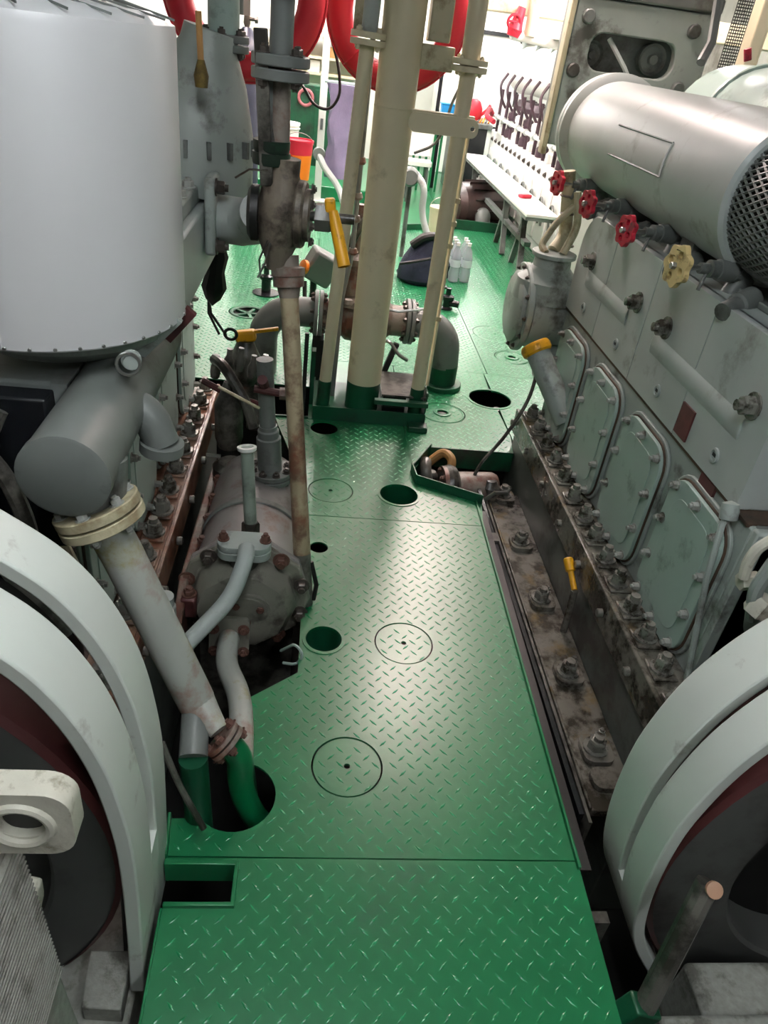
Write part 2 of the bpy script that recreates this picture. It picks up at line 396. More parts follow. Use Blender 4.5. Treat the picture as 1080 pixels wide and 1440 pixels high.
# pipe spaces under the plates
part('trench_rail', B().box(.83, .845, 1.2, 2.95, -.2, -.06), black_gloss, FL)  # black colour stands for the shade inside the trench gap
part('trench_rail', B().box(.87, .88, 1.2, 2.95, -.25, -.1), grey_oily, FL)
part('deck_beam', B().box(-.3, .85, .93, .96, -.3, -.12), grey_oily, FL)
part('deck_beam', B().box(-.3, .85, 2.5, 2.56, -.3, -.05), grey_oily, FL)
# ------------------------------------------------------------------ engines (twin, mirrored about the walkway)
PITCH = .445
CY = [1.72 + i * PITCH for i in range(4)]
def engine(sgn, label, ledge_m, detail=True):
    X = (lambda x: x) if sgn > 0 else (lambda x: .61 - x)
    out = Vector((-sgn, 0, 0))                                    # towards the walkway
    E = thing('main_engine', label, 'engine', (X(1.5), 2.4, -.75))
    part('foundation', B().box(X(1.06), X(2.0), 1.3, 3.3, -.75, .17), grime_wall, E, bev=.004)
    if sgn > 0: part('foundation_flange', B().box(X(.9), X(1.06), 1.26, 3.02, -.16, -.13), grey_wet, E, bev=.004)
    if sgn > 0: part('flange_lip', B().box(X(.895), X(.905), 1.26, 3.02, -.22, -.118), grey_wet, E, bev=.003)
    for i, y in enumerate((1.36, 1.47, 1.80, 2.2, 2.59, 2.98) if sgn > 0 else ()):
        o = part('foundation_pad', B().prism(rrect(X(.98), y, .1, .11 if i else .08, .03), (), .022, (0, 0, -.13)), grey_wet, E, bev=.004)
        if i: 
            bolt((X(.975), y, -.108), (0, 0, 1), .03, .055, bolt_wet, o)
            bolt((X(1.02), y + .07, -.13), (0, 0, 1), .014, .03, bolt_wet, o)
    part('bedplate_ledge', B().box(X(1.045), X(1.25), 1.33, 3.3, .165, .205), ledge_m, E, bev=.006)
    part('ledge_lip', B().box(X(1.04), X(1.056), 1.33, 3.3, .09, .212), ledge_m, E, bev=.004)
    y = 1.37; i = 0
    while y < 3.28:
        o = part('bolt_pad', B().box(X(1.062), X(1.14), y - .045, y + .045, .205, .216), ledge_m, E, bev=.006)
        bolt((X(1.1), y, .216), (0, 0, 1), .027 if i % 3 else .03, .06, bolt_wet, o)
        if i % 2: bolt((X(1.035), y + .05, .15), (-sgn, 0, 0), .016, .018, bolt_wet, o, kind='cap')
        y += .135 if y < 2.2 else .15; i += 1
    part('crankcase', B().box(X(1.175), X(2.0), 1.5, 3.32, .2, .735), grey, E, bev=.008)
    uu = Vector((0, -sgn, 0)); vv = Vector((0, 0, 1))               # plane of the side, normal u x v = walkway side
    def on(y, z, x=1.175): return Vector((X(x), y, z))
    for k, cy in enumerate(CY):
        # door: gasket, sage plate with raised rim, ten bolts
        def outline(g):
            wd, ht = .35 + g, .47 + g
            P = rrect(0, 0, wd, ht, .085 + g / 2, 6)
            return [(a + b_ * .05, b_) for a, b_ in P] if False else P
        fr = part('door_surround', B().prism(outline(.035), (), .012, on(cy, .45), uu, vv), grey, E, bev=.006)
        part('door_gasket', B().prism(outline(.012), (), .018, on(cy, .45), uu, vv), gasket, E)
        dr = part('crankcase_door', B().prism(outline(0), (), .03, on(cy, .45), uu, vv), grey_green, E, bev=.009, seg=3)
        part('door_panel', B().prism(rrect(0, 0, .25, .37, .06, 5), (), .003, on(cy, .45) + out * .03, uu, vv), grey_green, dr, bev=.006)
        for a, c in ((-.14, .2), (0, .213), (.14, .2), (-.153, .07), (.153, .07), (-.153, -.07), (.153, -.07), (-.135, -.2), (0, -.213), (.135, -.2)):
            bolt(on(cy, .45) + uu * a + vv * c + out * .028, out, .0135, .03, bolt_m, dr)
    top = 1.17 if sgn > 0 else .95
    part('joint_strip', B().box(X(1.168), X(1.3), 1.52, 3.32, .729, .74), gasket, E)
    part('cylinder_block', B().box(X(1.185), X(2.0), 1.59, 3.32, .737, top), grey_block, E, bev=.008)
    edges = [1.585, 2.03, 2.465, 2.905, 3.325]
    for a, c in zip(edges[:-1], edges[1:]):
        ra = .16 if sgn > 0 and c > 3.3 else .012
        arc = [(c - .003 - ra + ra * math.sin(R(t * 15)), top - ra + ra * math.cos(R(t * 15))) for t in range(7)]
        pb = B().prism([(a + .003, .742), (c - .003, .742)] + arc[::-1] + [(a + .003, top)], (), .037, (X(1.2 if sgn < 0 else 1.163), 0, 0), (0, 1, 0), (0, 0, 1))
        p = part('block_panel', pb, grey_block, E, bev=.007, seg=3)
        s = 0
        for yy, zz in ({1.585: ((1.69, 1.0),), 2.03: ((2.29, 1.0),), 2.465: ((2.56, 1.0),), 2.905: ((3.12, 1.0),)}[a] if sgn > 0 else ()):
            bolt((X(1.163), yy, zz), out, .028, .05, bolt_wet, p, kind='hex')
        pl = part('core_plug', B().lathe([(.022, 0), (.022, .006), (.015, .007), (.015, .002), (.0, .002)], (X(1.163), a + .18, .81), out, 20), grey_block, p)
        part('plug_slot', B().box(X(1.160), X(1.165), a + .168, a + .192, .805, .815), black, p)
    for ya, yb in (((1.70, 2.36), (2.62, 3.14)) if sgn > 0 else ()):
        part('pushrod_ridge', B().prism([(1.17, -.05), (1.17, .05), (1.1595, .026), (1.156, 0), (1.1595, -.026)], (), yb - ya, (0, yb, .925), (1, 0, 0), (0, 0, 1)), grey_block, E, bev=.004, ang=60)
    if sgn > 0: part('cylinder_heads', B().box(X(1.26), X(2.0), 1.62, 3.3, 1.17, 1.19), grey_dark, E, bev=.004)
    return E, X, out
ENR, XR, OUT = engine(1, 'right hand grey diesel engine with four sage crankcase doors and bolted ledge', grey_wet)
ledge_rusty = mat('rusty oily ledge', '#8a6f5e', .28, var=.25, vs=9, dirt='#7a4a34', dam=.4, ds=7, rust='#35291f', ram=.3, bump=.2, bs=45)
ENL, XL, OUTL = engine(-1, 'left hand grey diesel engine with rusty bolted ledge behind the aluminium tank', ledge_rusty)
# primer patches and details of the right engine
part('primer_patch', B().box(1.157, 1.166, 1.935, 2.02, .76, .86), rust_red, ENR)
part('primer_patch', B().box(1.166, 1.18, 1.71, 1.8, .69, .735), rust_red, ENR)
part('drain_rod', B().tube([(1.15, 1.585, .73), (1.135, 1.57, .70), (1.13, 1.53, .55), (1.12, 1.40, .25)], .009, 10), grey, ENR)
part('rod_joint', B().lathe([(.0, -.03), (.024, -.022), (.026, 0), (.022, .022), (.0, .03)], (1.15, 1.585, .735), (0, .4, 1), 14), grey, ENR)
# near end of the right engine: conical end casing, small pipe with union
part('end_casing', B().lathe([(.30, 0), (.3, .03), (.22, .16), (.16, .2)], (1.52, 1.5, .55), (0, -1, 0), 32), grey, ENR)
b = B().prism([(0, 0), (.12, 0), (.1, .55), (0, .55)], (), .03, (1.165, 1.49, .2), (1, 0, 0), (0, 0, 1)); part('end_rib', b, grey, ENR, bev=.008)
part('end_plate', B().box(1.19, 1.95, 1.46, 1.52, .21, .74), grey_dark, ENR, bev=.006)
c0 = at(1040, 815, y=1.38)
part('lubricating_pipe', B().tube([at(1046, 812, y=1.38), at(1052, 790, y=1.38), at(1066, 770, y=1.38), at(1095, 755, y=1.38)], .014, 10, bend=.03), lug_paint, ENR)
part('pipe_union', B().hexa(at(1040, 818, y=1.39), (.6, 0, .1), .024, .05), lug_paint, ENR)
part('lubricating_pipe', B().tube([at(1058, 870, y=1.35), at(1062, 830, y=1.35), at(1090, 790, y=1.35)], .018, 10, bend=.03), grey, ENR)
part('pipe_union', B().hexa(at(1062, 862, y=1.34), (.3, 0, 1), .036, .05), lug_paint, ENR)

# near end of the left engine: black plate stands for shade, plus hoses
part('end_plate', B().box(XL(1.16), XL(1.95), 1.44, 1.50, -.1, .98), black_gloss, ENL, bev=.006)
for hp in (((-.62, 1.38, .98), (-.70, 1.3, .8), (-.62, 1.3, .6), (-.55, 1.36, .4)), ((-.72, 1.4, .9), (-.6, 1.3, .9), (-.56, 1.3, .72), (-.64, 1.36, .5))):
    part('hose', B().tube(hp, .018, 10, bend=.12), grey_oily, ENL)
# ------------------------------------------------------------------ flywheel guards and flywheels
def smooth_profile(P, n=6):
    out = []
    Q = [P[0]] + P + [P[-1]]
    for i in range(1, len(Q) - 2):
        for j in range(n):
            t = j / n; a, b, c, d = Q[i - 1], Q[i], Q[i + 1], Q[i + 2]
            out.append(tuple(.5 * (2 * b[k] + (c[k] - a[k]) * t + (2 * a[k] - 5 * b[k] + 4 * c[k] - d[k]) * t * t + (3 * b[k] - a[k] - 3 * c[k] + d[k]) * t ** 3) for k in (0, 1)))
    out.append(P[-1]); return out
def band(prof, y0, y1, th, side):
    """curved plate following an x-z profile; side = which way the thickness goes"""
    n = len(prof); inner = []
    for i in range(n):
        a = Vector(prof[max(i - 1, 0)]); c = Vector(prof[min(i + 1, n - 1)]); t = (c - a).normalized()
        inner.append(Vector(prof[i]) + Vector((t.y, -t.x)) * th * side)
    vs = []
    for i in range(n):
        vs += [(prof[i][0], y0, prof[i][1]), (prof[i][0], y1, prof[i][1]), (inner[i].x, y1, inner[i].y), (inner[i].x, y0, inner[i].y)]
    fs = [(4 * i + j, 4 * i + (j + 1) % 4, 4 * i + 4 + (j + 1) % 4, 4 * i + 4 + j) for i in range(n - 1) for j in range(4)]
    if side > 0: fs = [f[::-1] for f in fs]
    fs += [(0, 1, 2, 3), tuple(4 * (n - 1) + j for j in (3, 2, 1, 0))]
    return B().add(vs, fs)
gl = smooth_profile([(-.95, 1.15), (-.75, 1.1), (-.6, 1.035), (-.5, .97), (-.4, .885), (-.335, .78), (-.292, .65), (-.270, .5), (-.263, .35), (-.268, .1), (-.278, -.12)])
gr = smooth_profile([(1.45, 1.0), (1.3, .97), (1.12, .88), (.98, .755), (.885, .6), (.838, .43), (.826, .28), (.84, .08), (.885, -.1), (.99, -.28)])
GL = thing('flywheel_guard', 'pale grey arched flywheel guard with a dark slot, left of the green walkway', 'guard', (-.6, .9, -.12))
GR = thing('flywheel_guard', 'pale grey arched flywheel guard with reddish worn slot, right of the green walkway', 'guard', (1.1, .95, -.28))
for G, prof, side, y0, s0, s1, y1, zend in ((GL, gl, 1, .78, .895, .945, 1.05, .26), (GR, gr, -1, .87, .965, .99, 1.11, .02)):
    part('front_band', band(prof, y0, s0, .03, side), guard_paint, G, bev=.004)
    part('rear_band', band(prof, s1, y1, .03, side), guard_paint, G, bev=.004)
    low = [p for p in prof if p[1] < zend]
    part('band_bridge', band(low, s0 - .002, s1 + .002, .03, side), guard_paint, G)
    part('slot_lining', band([p for p in prof if p[1] >= zend - .1], s0 - .01, s1 + .01, .006, side) if False else band([(p[0], p[1]) for p in prof], s0 - .03, s1 + .03, .004, side), rust_red if G is GR else black, G).location += Vector((-.06 * (1 if G is GL else -1), 0, -.03))
for sgn, cx, cz, y, Ro, Ri, lb in ((-1, -.95, .27, .90, .64, .50, 'dark grey flywheel inside the left pale guard'), (1, 1.5, .18, .95, .63, .43, 'dark grey flywheel inside the right pale guard')):
    FW = thing('flywheel', lb, 'flywheel', (cx, y + .06, cz - Ro))
    part('rim', B().lathe([(Ri, 0), (Ri, -.05), (Ri + .01, -.06), (Ro - .02, -.06), (Ro, -.05), (Ro, .1), (Ri, .1), (Ri, 0)], (cx, y, cz), (0, 1, 0), 72, caps=False), wheel_dark, FW)
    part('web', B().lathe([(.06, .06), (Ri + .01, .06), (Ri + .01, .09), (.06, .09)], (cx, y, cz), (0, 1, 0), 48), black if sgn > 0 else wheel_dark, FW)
    part('hub', B().lathe([(.14, .0), (.16, .02), (.16, .08)], (cx, y, cz), (0, 1, 0), 32), wheel_dark, FW)
    part('wear_band', B().lathe([(Ro - .012, -.0605), (Ro + .001, -.05), (Ro + .001, .06)], (cx, y, cz), (0, 1, 0), 72, caps=False), rust_red, FW)
    for i in range(8):
        t = i * math.pi / 4 + .3; bolt((cx + .11 * math.cos(t), y - .0, cz + .11 * math.sin(t)), (0, -1, 0), .016, .03, bolt_dark, FW)
# stands, castings and the coupling in the near corners
o = solo('foundation_step', B().box(-.95, -.3, .25, 1.0, -.5, -.14), conc, 'speckled grey cast step under the left flywheel guard', 'step', bev=.01)
b = B().prism([at(128, 1335, z=-.08).xy[:], at(187, 1336, z=-.08).xy[:], at(170, 1420, z=-.08).xy[:], at(114, 1416, z=-.08).xy[:]], (), .06, (0, 0, -.14))
solo('support_block', b, conc, 'flat grey steel block lying on the left cast step', 'block', bev=.004)
b = B().box(.87, 1.3, .4, .70, -.5, -.06).box(1.0, 1.3, .62, .83, -.5, -.10)
solo('foundation_step', b, conc, 'pale grey cast step under the right flywheel guard', 'step', bev=.012)
p0 = at(996, 1243, y=.78); p1 = at(908, 1415, y=.68)
ST = thing('guard_strut', 'dark steel bar leaning beside the right flywheel guard, round end plate', 'bar', p1)
part('bar', B().tube([p0, p0.lerp(p1, .6), p1], .024, 10), grey_oily, ST)
part('end_disc', B().lathe([(.017, -.004), (.017, .004), (.006, .006)], p0 + Vector((0, -.02, .012)), (-.1, -.7, .7), 18), mat('copper end', '#a8836b', .5), ST, label='small copper coloured round end')
part('foot', B().obox(p1 + Vector((-.01, 0, -.02)), (.07, .05, .06), Matrix.Rotation(.4, 3, 'Y')), green_dark, ST, bev=.006)
# gearbox corner with lifting lug, lower left
GB = thing('gearbox_casing', 'ribbed grey gearbox casing with a pierced cream lug in the lower left corner', 'casing', (-.55, .45, -.14))
lc = at(48, 1150, y=.56)
wdt = .26
b = B().prism(rrect(0, 0, wdt, .12, .035, 6), [[(p[0] * 1.25 + wdt / 2 - .062, p[1]) for p in circ(0, 0, .024, 24)]], .036, (at(99, 1150, y=.55).x - wdt / 2, .59, at(40, 1165, y=.55).z), (1, 0, 0), (0, 0, 1))
part('lifting_lug', b, lug_paint, GB, bev=.007, seg=3)
hc = Vector((at(99, 1150, y=.55).x - .062, .554, at(40, 1165, y=.55).z))
part('lug_hole_dark', B().lathe([(.0, 0), (.026, 0), (.026, .012), (0, .012)], hc + Vector((0, .012, 0)), (0, 1, 0), 24), black, GB)  # black disc added inside the lug hole to stand for its shade
part('lug_boss', B().torus(hc, (0, 1, 0), .036, .007, 28, 8), lug_paint, GB)
q0 = at(8, 1215, y=.56); q1 = at(62, 1440, y=.52)
b = B().prism([(-.95, .0), (q1.x + .03, -.14), (q1.x, q1.z), (q0.x, q0.z), (-.95, q0.z + .03)], (), .22, (0, .60, 0), (1, 0, 0), (0, 0, 1))
part('casing_body', b, conc, GB, bev=.01)
b = B(); d = (q1 - q0); nrm = Vector((-d.z, 0, d.x)).normalized()
for i in range(34):
    p = q0.lerp(q1, i / 33)
    b.obox((p.x, .49, p.z), (.009, .215, .0035))
part('cooling_ribs', b, conc, GB, kind='stuff')
b = B().prism([at(18, 1262, y=.62).xz[:], at(48, 1268, y=.62).xz[:], at(52, 1290, y=.62).xz[:], at(40, 1345, y=.62).xz[:], at(20, 1380, y=.62).xz[:]], (), .04, (0, .66, 0), (1, 0, 0), (0, 0, 1))
part('small_lug', b, lug_paint, GB, bev=.006)
# ------------------------------------------------------------------ right side machinery
AC = thing('air_cooler', 'large pale grey horizontal cylinder with perforated near end on the right engine', 'cooler', (1.36, 3.2, 1.09))
ax, az, ar = 1.36, 1.428, .222
part('shell', B().lathe([(ar, 0), (ar, 1.74)], (ax, 2.18, az), (0, 1, 0), 64), grey_block, AC)
part('end_flange', B().lathe([(ar, 0), (ar + .02, .015), (ar + .032, .03), (ar + .032, .06), (ar + .02, .07), (ar + .03, .08), (ar + .03, .11), (ar + .01, .12), (.1, .15)], (ax, 3.82, az), (0, 1, 0), 64), grey_block, AC)
part('near_rim', B().lathe([(ar, -.01), (ar + .012, 0), (ar + .012, .035), (ar, .045)], (ax, 2.15, az), (0, 1, 0), 64), grey_block, AC)
part('filter_drum', B().lathe([(ar - .02, -.5), (ar - .02, 0)], (ax, 2.15, az), (0, 1, 0), 48), black, AC)
b = B(); k = 60
for s in (-1, 1):
    for i in range(k):
        pts = []
        for j in range(9):
            t = 2 * math.pi * i / k + s * j * .55 * .1 * 2.2; pts.append((ax + math.cos(t) * (ar - .013), 2.15 - j * .058, az + math.sin(t) * (ar - .013)))
        b.tube(pts, .0045, 4, caps=False)
part('perforated_grille', b, grey_dark, AC, kind='stuff')
# name plate frame welded on the shell
def shell(th, y, r=ar + .001): return Vector((ax + math.cos(th) * r, y, az + math.sin(th) * r))
n0, n1 = R(158), R(186)
for (a, c) in (((n0, 3.2), (n0, 2.65)), ((n1, 3.2), (n1, 2.65)), ((n0, 2.65), (n1, 2.65))):
    pts = [shell(a[0] + (c[0] - a[0]) * i / 6, a[1] + (c[1] - a[1]) * i / 6) for i in range(7)]
    part('plate_edge', B().tube(pts, .004, 6), grey_dark if a[1] != c[1] else white_p, AC)
for y in (2.5, 3.1, 3.6):
    part('saddle', B().box(ax - .12, ax + .1, y - .05, y + .05, 1.16, 1.25), grey_dark, AC)
# valves with handwheels under the cooler
for i, (y, m, mm, lb) in enumerate(((3.51, red_wheel, 'red', 'red handwheel valve nearest the cream pipes under the air cooler'), (3.04, red_wheel, 'red', 'middle red handwheel valve under the air cooler'),
                       (2.58, red_wheel, 'red', 'red handwheel valve beside the pale yellow one'), (2.13, pale_yellow, 'y', 'pale yellow handwheel valve under the air cooler'))):
    V = thing('handwheel_valve', lb, 'valve', (1.2, y, 1.13), 'handwheel valves on the right engine')
    wc = Vector((1.05, y, 1.235)); d = Vector((1, .25 if i < 3 else .15, -.02)).normalized(); u, v, _ = basis(d)
    rr = .05 if i < 3 else .058
    b = B(); n = 72; prof = []
    for j in range(n):
        t = 2 * math.pi * j / n; q = rr * (1 + .09 * math.cos(7 * t)); prof.append((q * math.cos(t), q * math.sin(t)))
    b.prism(prof, [circ(math.cos(R(90 * j + 20)) * rr * .58, math.sin(R(90 * j + 20)) * rr * .58, rr * .2, 12) for j in range(4)], .018, wc - d * .009, u, v)
    part('handwheel', b, m, V, bev=.005)
    part('wheel_nut', B().hexa(wc - d * .009, -d, .011, .014), steel, V)
    part('stem', B().cyl(wc, wc + d * .1, .008, n=10), steel, V)
    e = wc + d * .075
    part('gland', B().lathe([(.016, 0), (.016, .03), (.026, .032), (.026, .06), (.03, .062), (.034, .11), (.03, .15)], e, d, 16), grey_dark, V)
    part('body', B().tube([e + d * .12, e + d * .16 + Vector((0, 0, -.02)), Vector((1.24, y + .02, 1.12))], .036, 14), grey_dark, V)
    part('clamp_lever', B().tube([e + d * .03, e + d * .03 + Vector((-.02, -.02, -.06))], .006, 8), grey_dark, V)
for y in (1.98, 2.38, 2.84, 3.3):
    part('indicator_stub', B().lathe([(.026, 0), (.028, .06), (.036, .065), (.036, .13)], (1.15, y, 1.155), (.9, .5, .25), 14), grey_dark, ENR)
# oil filler
OF = thing('oil_filler', 'grey oil filler pipe with a yellow cap on the right engine', 'filler pipe', (1.15, 2.95, .3))
fa = Vector((1.02, 3.13, .58)); fb = Vector((1.17, 2.93, .33)); fd = (fa - fb).normalized()
part('pipe', B().cyl(fb, fa, .055, n=24), grey, OF)
part('cap', B().lathe([(.06, -.014), (.068, -.005), (.069, .022), (.062, .036), (.05, .036), (.047, .031), (0, .031)], fa, fd, 28), yellow, OF, label='yellow screw cap')
DS = thing('dipstick', 'yellow handled dipstick standing in the trench beside the right engine', 'dipstick', (1.04, 2.1, -.13))
t0 = at(796, 772, x=1.0); t1 = at(808, 830, x=1.02)
part('handle', B().lathe([(.011, 0), (.011, .07), (.018, .075), (.019, .12), (.015, .125)], t1, t0 - t1, 14), yellow, DS)
part('tube', B().tube([t1, t1 + Vector((.005, .0, -.06)), Vector((t1.x + .01, t1.y, -.13))], .014, 10), grey_wet, DS)
# gear housing at the far end of the right engine
GH = thing('pump_drive_housing', 'rounded grey pump housing with bolted flange at the far end of the right engine', 'pump', (1.12, 3.55, .45))
part('drum', B().lathe([(.0, 0), (.15, .0), (.17, .012), (.17, .03), (.15, .04), (.185, .07), (.19, .14), (.17, .2), (.17, .3)], (.955, 3.5, .665), (1, 0, 0), 40), grey, GH)
pl = part('drum_flange', B().lathe([(.205, 0), (.21, .004), (.21, .026), (.205, .03)], (.985, 3.5, .665), (1, 0, 0), 40), grey, GH)
for i in range(12):
    t = i * math.pi / 6; bolt((.985, 3.5 + .19 * math.cos(t), .665 + .19 * math.sin(t)), (-1, 0, 0), .01, .016, bolt_dark, pl)
part('shoulder', B().lathe([(.16, -.03), (.15, .06), (.09, .12), (.085, .17)], (1.1, 3.47, .76), (0, 0, 1), 28), grey, GH)
part('top_flange', B().lathe([(.105, 0), (.105, .02)], (1.1, 3.47, .925), (0, 0, 1), 24), grey, GH, bev=.003)
part('bottom_bracket', B().box(1.13, 1.24, 3.32, 3.5, .32, .5), grey, GH, bev=.02)
PA = thing('cream_pipes', 'pair of lagged cream pipes rising from the grey pump housing', 'pipes', (1.1, 3.5, .945))
part('main_pipe', B().tube([(1.1, 3.5, .945), at(795, 330, y=3.55), at(800, 240, y=3.55)], .03, 14, bend=.05), cream_dirty, PA)
part('side_pipe', B().tube([(1.05, 3.44, .945), at(760, 345, y=3.48), at(782, 312, y=3.5), at(808, 290, y=3.5)], .016, 10, bend=.05), cream_dirty, PA)
part('side_pipe', B().tube([(1.13, 3.44, .945), at(812, 320, y=3.48), at(812, 270, y=3.5)], .018, 10, bend=.05), cream_dirty, PA)
b = B()
for v in (345, 300, 275): b.torus(at(797, v, y=3.545), (0, .0, 1), .029, .005, 18, 6)
part('lashing', b, rusty, PA)
# bilge pump in the pit
BP = thing('bilge_pump', 'grimy small pump with a rusty motor sitting in the pit', 'pump', (.8, 2.98, -.3))
part('motor', B().lathe([(.02, 0), (.075, .01), (.08, .03), (.08, .2), (.07, .22), (.03, .225)], (.72, 3.0, -.1), (1, .1, 0), 24), rusty, BP)
part('volute', B().torus((.7, 3.0, -.09), (1, .1, 0), .06, .045, 24, 10), grey_oily, BP)
fl_ = part('pump_flange', B().lathe([(.1, 0), (.1, .02)], (.66, 2.99, -.09), (1, .1, 0), 24), rusty, BP)
for i in range(6):
    t = i * math.pi / 3; bolt((.66, 2.99 + .08 * math.cos(t), -.09 + .08 * math.sin(t)), (-1, -.1, 0), .012, .02, bolt_rust, fl_)
part('bed', B().box(.55, 1.0, 2.86, 3.16, -.32, -.18), grey_oily, BP, bev=.01)
part('discharge_pipe', B().tube([(.70, 3.05, -.06), (.72, 3.08, .01), (.68, 3.15, .02), (.6, 3.14, -.06)], .022, 10, bend=.05), wood, BP)
part('valve_box', B().lathe([(.03, 0), (.05, .02), (.05, .06), (.025, .09)], (.9, 2.98, -.12), (0, 0, 1), 10), grey_oily, BP)
part('oil_cup', B().lathe([(.03, 0), (.032, .05), (.02, .06), (.02, .08)], (.8, 2.9, -.16), (0, 0, 1), 12), grey_wet, BP)
part('suction_elbow', B().tube([(.6, 2.95, -.1), (.57, 2.98, .0), (.58, 3.05, .02), (.57, 3.08, -.1)], .028, 12, bend=.05), grey_oily, BP)
part('priming_cup', B().lathe([(.035, 0), (.035, .05), (.02, .07)], (.62, 3.06, -.12), (0, 0, 1), 12), grey_oily, BP)
part('clamp', B().tube([(.86, 2.9, -.1), (.9, 2.88, -.04), (.97, 2.92, -.06)], .01, 8), steel, BP)
solo('sensor_cable', B().tube([(1.04, 3.12, .5), (1.03, 3.1, .36), (.95, 3.06, .18), (.83, 3.02, .02), (.80, 2.98, -.1), (.79, 2.95, -.2)], .009, 8, bend=.1), grey_oily, 'thin dark cable hanging from the oil filler into the pit', 'cable')
solo('stub_pipe', B().lathe([(.02, -.2), (.02, -.01), (.026, 0), (.016, .0)], (1.1, 3.85, -.05), (0, 0, 1), 12), steel, 'short bright pipe end inside the open floor hole', 'pipe')
# frame, duct and boxes above the cooler
FR = thing('turbocharger_frame', 'grey cast bracket frame with large corner bolts behind the air cooler', 'bracket', (1.75, 4.5, 1.5))
tl, tr, br_, bl = (at(838, 15, y=4.45), at(985, 45, y=4.45), at(955, 150, y=4.45), at(800, 150, y=4.45))
oc = [(p.x, p.z) for p in (bl, br_, tr, tl)]; oc[2] = (oc[2][0], 2.0); oc[3] = (oc[3][0], 2.05)
b = B().prism([(1.22, 1.3), (1.98, 1.3), (1.98, 1.98), (1.22, 1.98)], [rrect(1.57, 1.755, .47, .17, .07)], .06, (0, 4.5, 0), (1, 0, 0), (0, 0, 1))
part('frame_plate', b, grey, FR, bev=.008)
part('frame_back', B().box(1.22, 1.98, 4.6, 4.64, 1.3, 2.4), grey_dark, FR)
part('frame_top', B().box(1.22, 1.98, 4.42, 4.6, 1.985, 2.05), grey_dark, FR, bev=.01)
part('side_panel', B().box(1.19, 1.218, 4.42, 4.5, 1.25, 2.4), cream_dirty, FR, bev=.006)
for (x, z) in ((1.29, 1.9), (1.86, 1.9), (1.27, 1.66), (1.86, 1.64)): bolt((x, 4.44, z), (0, -1, 0), .034, .03, grey_dark, FR, kind='cap')
for (x, z, r) in ((1.38, 1.74, .065), (1.72, 1.755, .075)):
    o = part('pulley', B().lathe([(r * .3, -.03), (r * .35, .0), (r * .8, .005), (r, -.01), (r, .05)], (x, 4.54, z), (0, 1, 0), 24), grey_dark, FR)
part('tie_rod', B().tube([(1.44, 4.48, 1.82), (1.54, 4.42, 1.70), (1.6, 4.40, 1.62)], .012, 8), grey_block, FR)
part('cone_pipe', B().lathe([(.1, 0), (.13, .12), (.14, .3)], (1.55, 4.5, 2.05), (0, 0, 1), 24), grey_dark, FR)
MF = thing('exhaust_manifold', 'pale sage rounded manifold casing behind the air cooler', 'manifold', (1.75, 3.2, 1.42))
part('casing', B().lathe([(.0, 0), (.2, .0), (.27, .05), (.28, .12), (.28, 1.6)], (1.93, 4.0, 1.5), (0, -1, 0), 32), grey_green, MF)
for y in (3.6, 3.1): part('rib', B().torus((1.93, y, 1.5), (0, 1, 0), .28, .015, 40, 8), grey_green, MF)
MG = thing('mesh_guard', 'black mesh guard strip with a cream frame at the top right', 'guard', (2.2, 4.2, 1.6))
b = B().tube([(2.14, 4.25, 1.55), (2.14, 4.25, 2.35)], .02, 8); part('frame_bar', b, cream, MG)
b = B().box(2.02, 2.08, 4.1, 4.2, 1.55, 2.4); part('frame_bar', b, cream, MG, bev=.006)
b = B()
for i in range(12): b.tube([(1.985 + i * .012, 4.3, 1.6), (1.985 + i * .012, 4.3, 2.4)], .0025, 4)
for i in range(60): b.tube([(1.985, 4.3, 1.6 + i * .0135), (2.12, 4.3, 1.6 + i * .0135)], .0025, 4)
part('mesh', b, black, MG, kind='stuff')
CB = thing('silencer_box', 'bright metal box with clamp and red tag above the cooler at the right edge', 'box', (2.4, 3.7, 1.7))
part('box_body', B().box(2.22, 2.9, 3.5, 4.0, 1.68, 2.4), alu, CB, bev=.02)
part('clamp', B().box(2.18, 2.3, 3.42, 3.5, 1.74, 1.80), steel, CB, bev=.01)
part('bracket_arm', B().tube([at(1010, 0, y=3.6), at(1000, 60, y=3.55), at(985, 88, y=3.5)], .02, 8), grey_dark, CB)
part('red_tag', B().cyl(at(1051, 85, y=3.4), at(1051, 68, y=3.4), .015, n=12), red_wheel, CB)
# ------------------------------------------------------------------ columns and posts in the middle
CO = thing('support_column', 'thick cream column with dark green foot between two thinner posts', 'column', (.275, 3.52, 0))
part('shaft', B().cyl((.275, 3.52, .2), (.285, 3.52, 3.2), .087, n=32), cream, CO)
part('weld_seam', B().torus((.281, 3.52, 1.45), (0, 0, 1), .086, .004, 32, 6), cream, CO)
part('foot', B().cyl((.274, 3.52, 0), (.275, 3.52, .2), .0865, n=32), green_dark, CO)
part('tie_arm', B().prism(rrect(.49, 1.41, .3, .075, .03), [circ(.615, 1.41, .01, 12)], .014, (0, 3.46, 0), (1, 0, 0), (0, 0, 1)), cream, CO, bev=.003)
part('tie_arm_web', B().box(.35, .62, 3.46, 3.5, 1.445, 1.455), cream, CO)
part('junction_box', B().box(.385, .475, 3.5, 3.6, 1.70, 2.0), cream_dirty, CO, bev=.006)
part('box_bracket', B().box(.36, .5, 3.49, 3.61, 1.60, 1.69), cream_dirty, CO, bev=.006)
P = thing('air_pipe', 'slim cream pipe with a bolted coupling right of the thick column', 'pipe', (.56, 3.5, 0))
part('lower_run', B().cyl((.555, 3.48, .2), (.565, 3.48, 1.62), .034, n=20), cream, P)
part('foot', B().cyl((.555, 3.48, 0), (.555, 3.48, .2), .036, n=20), green_dark, P)
part('upper_run', B().cyl((.565, 3.48, 1.62), (.545, 3.48, 3.2), .04, n=20), cream, P)
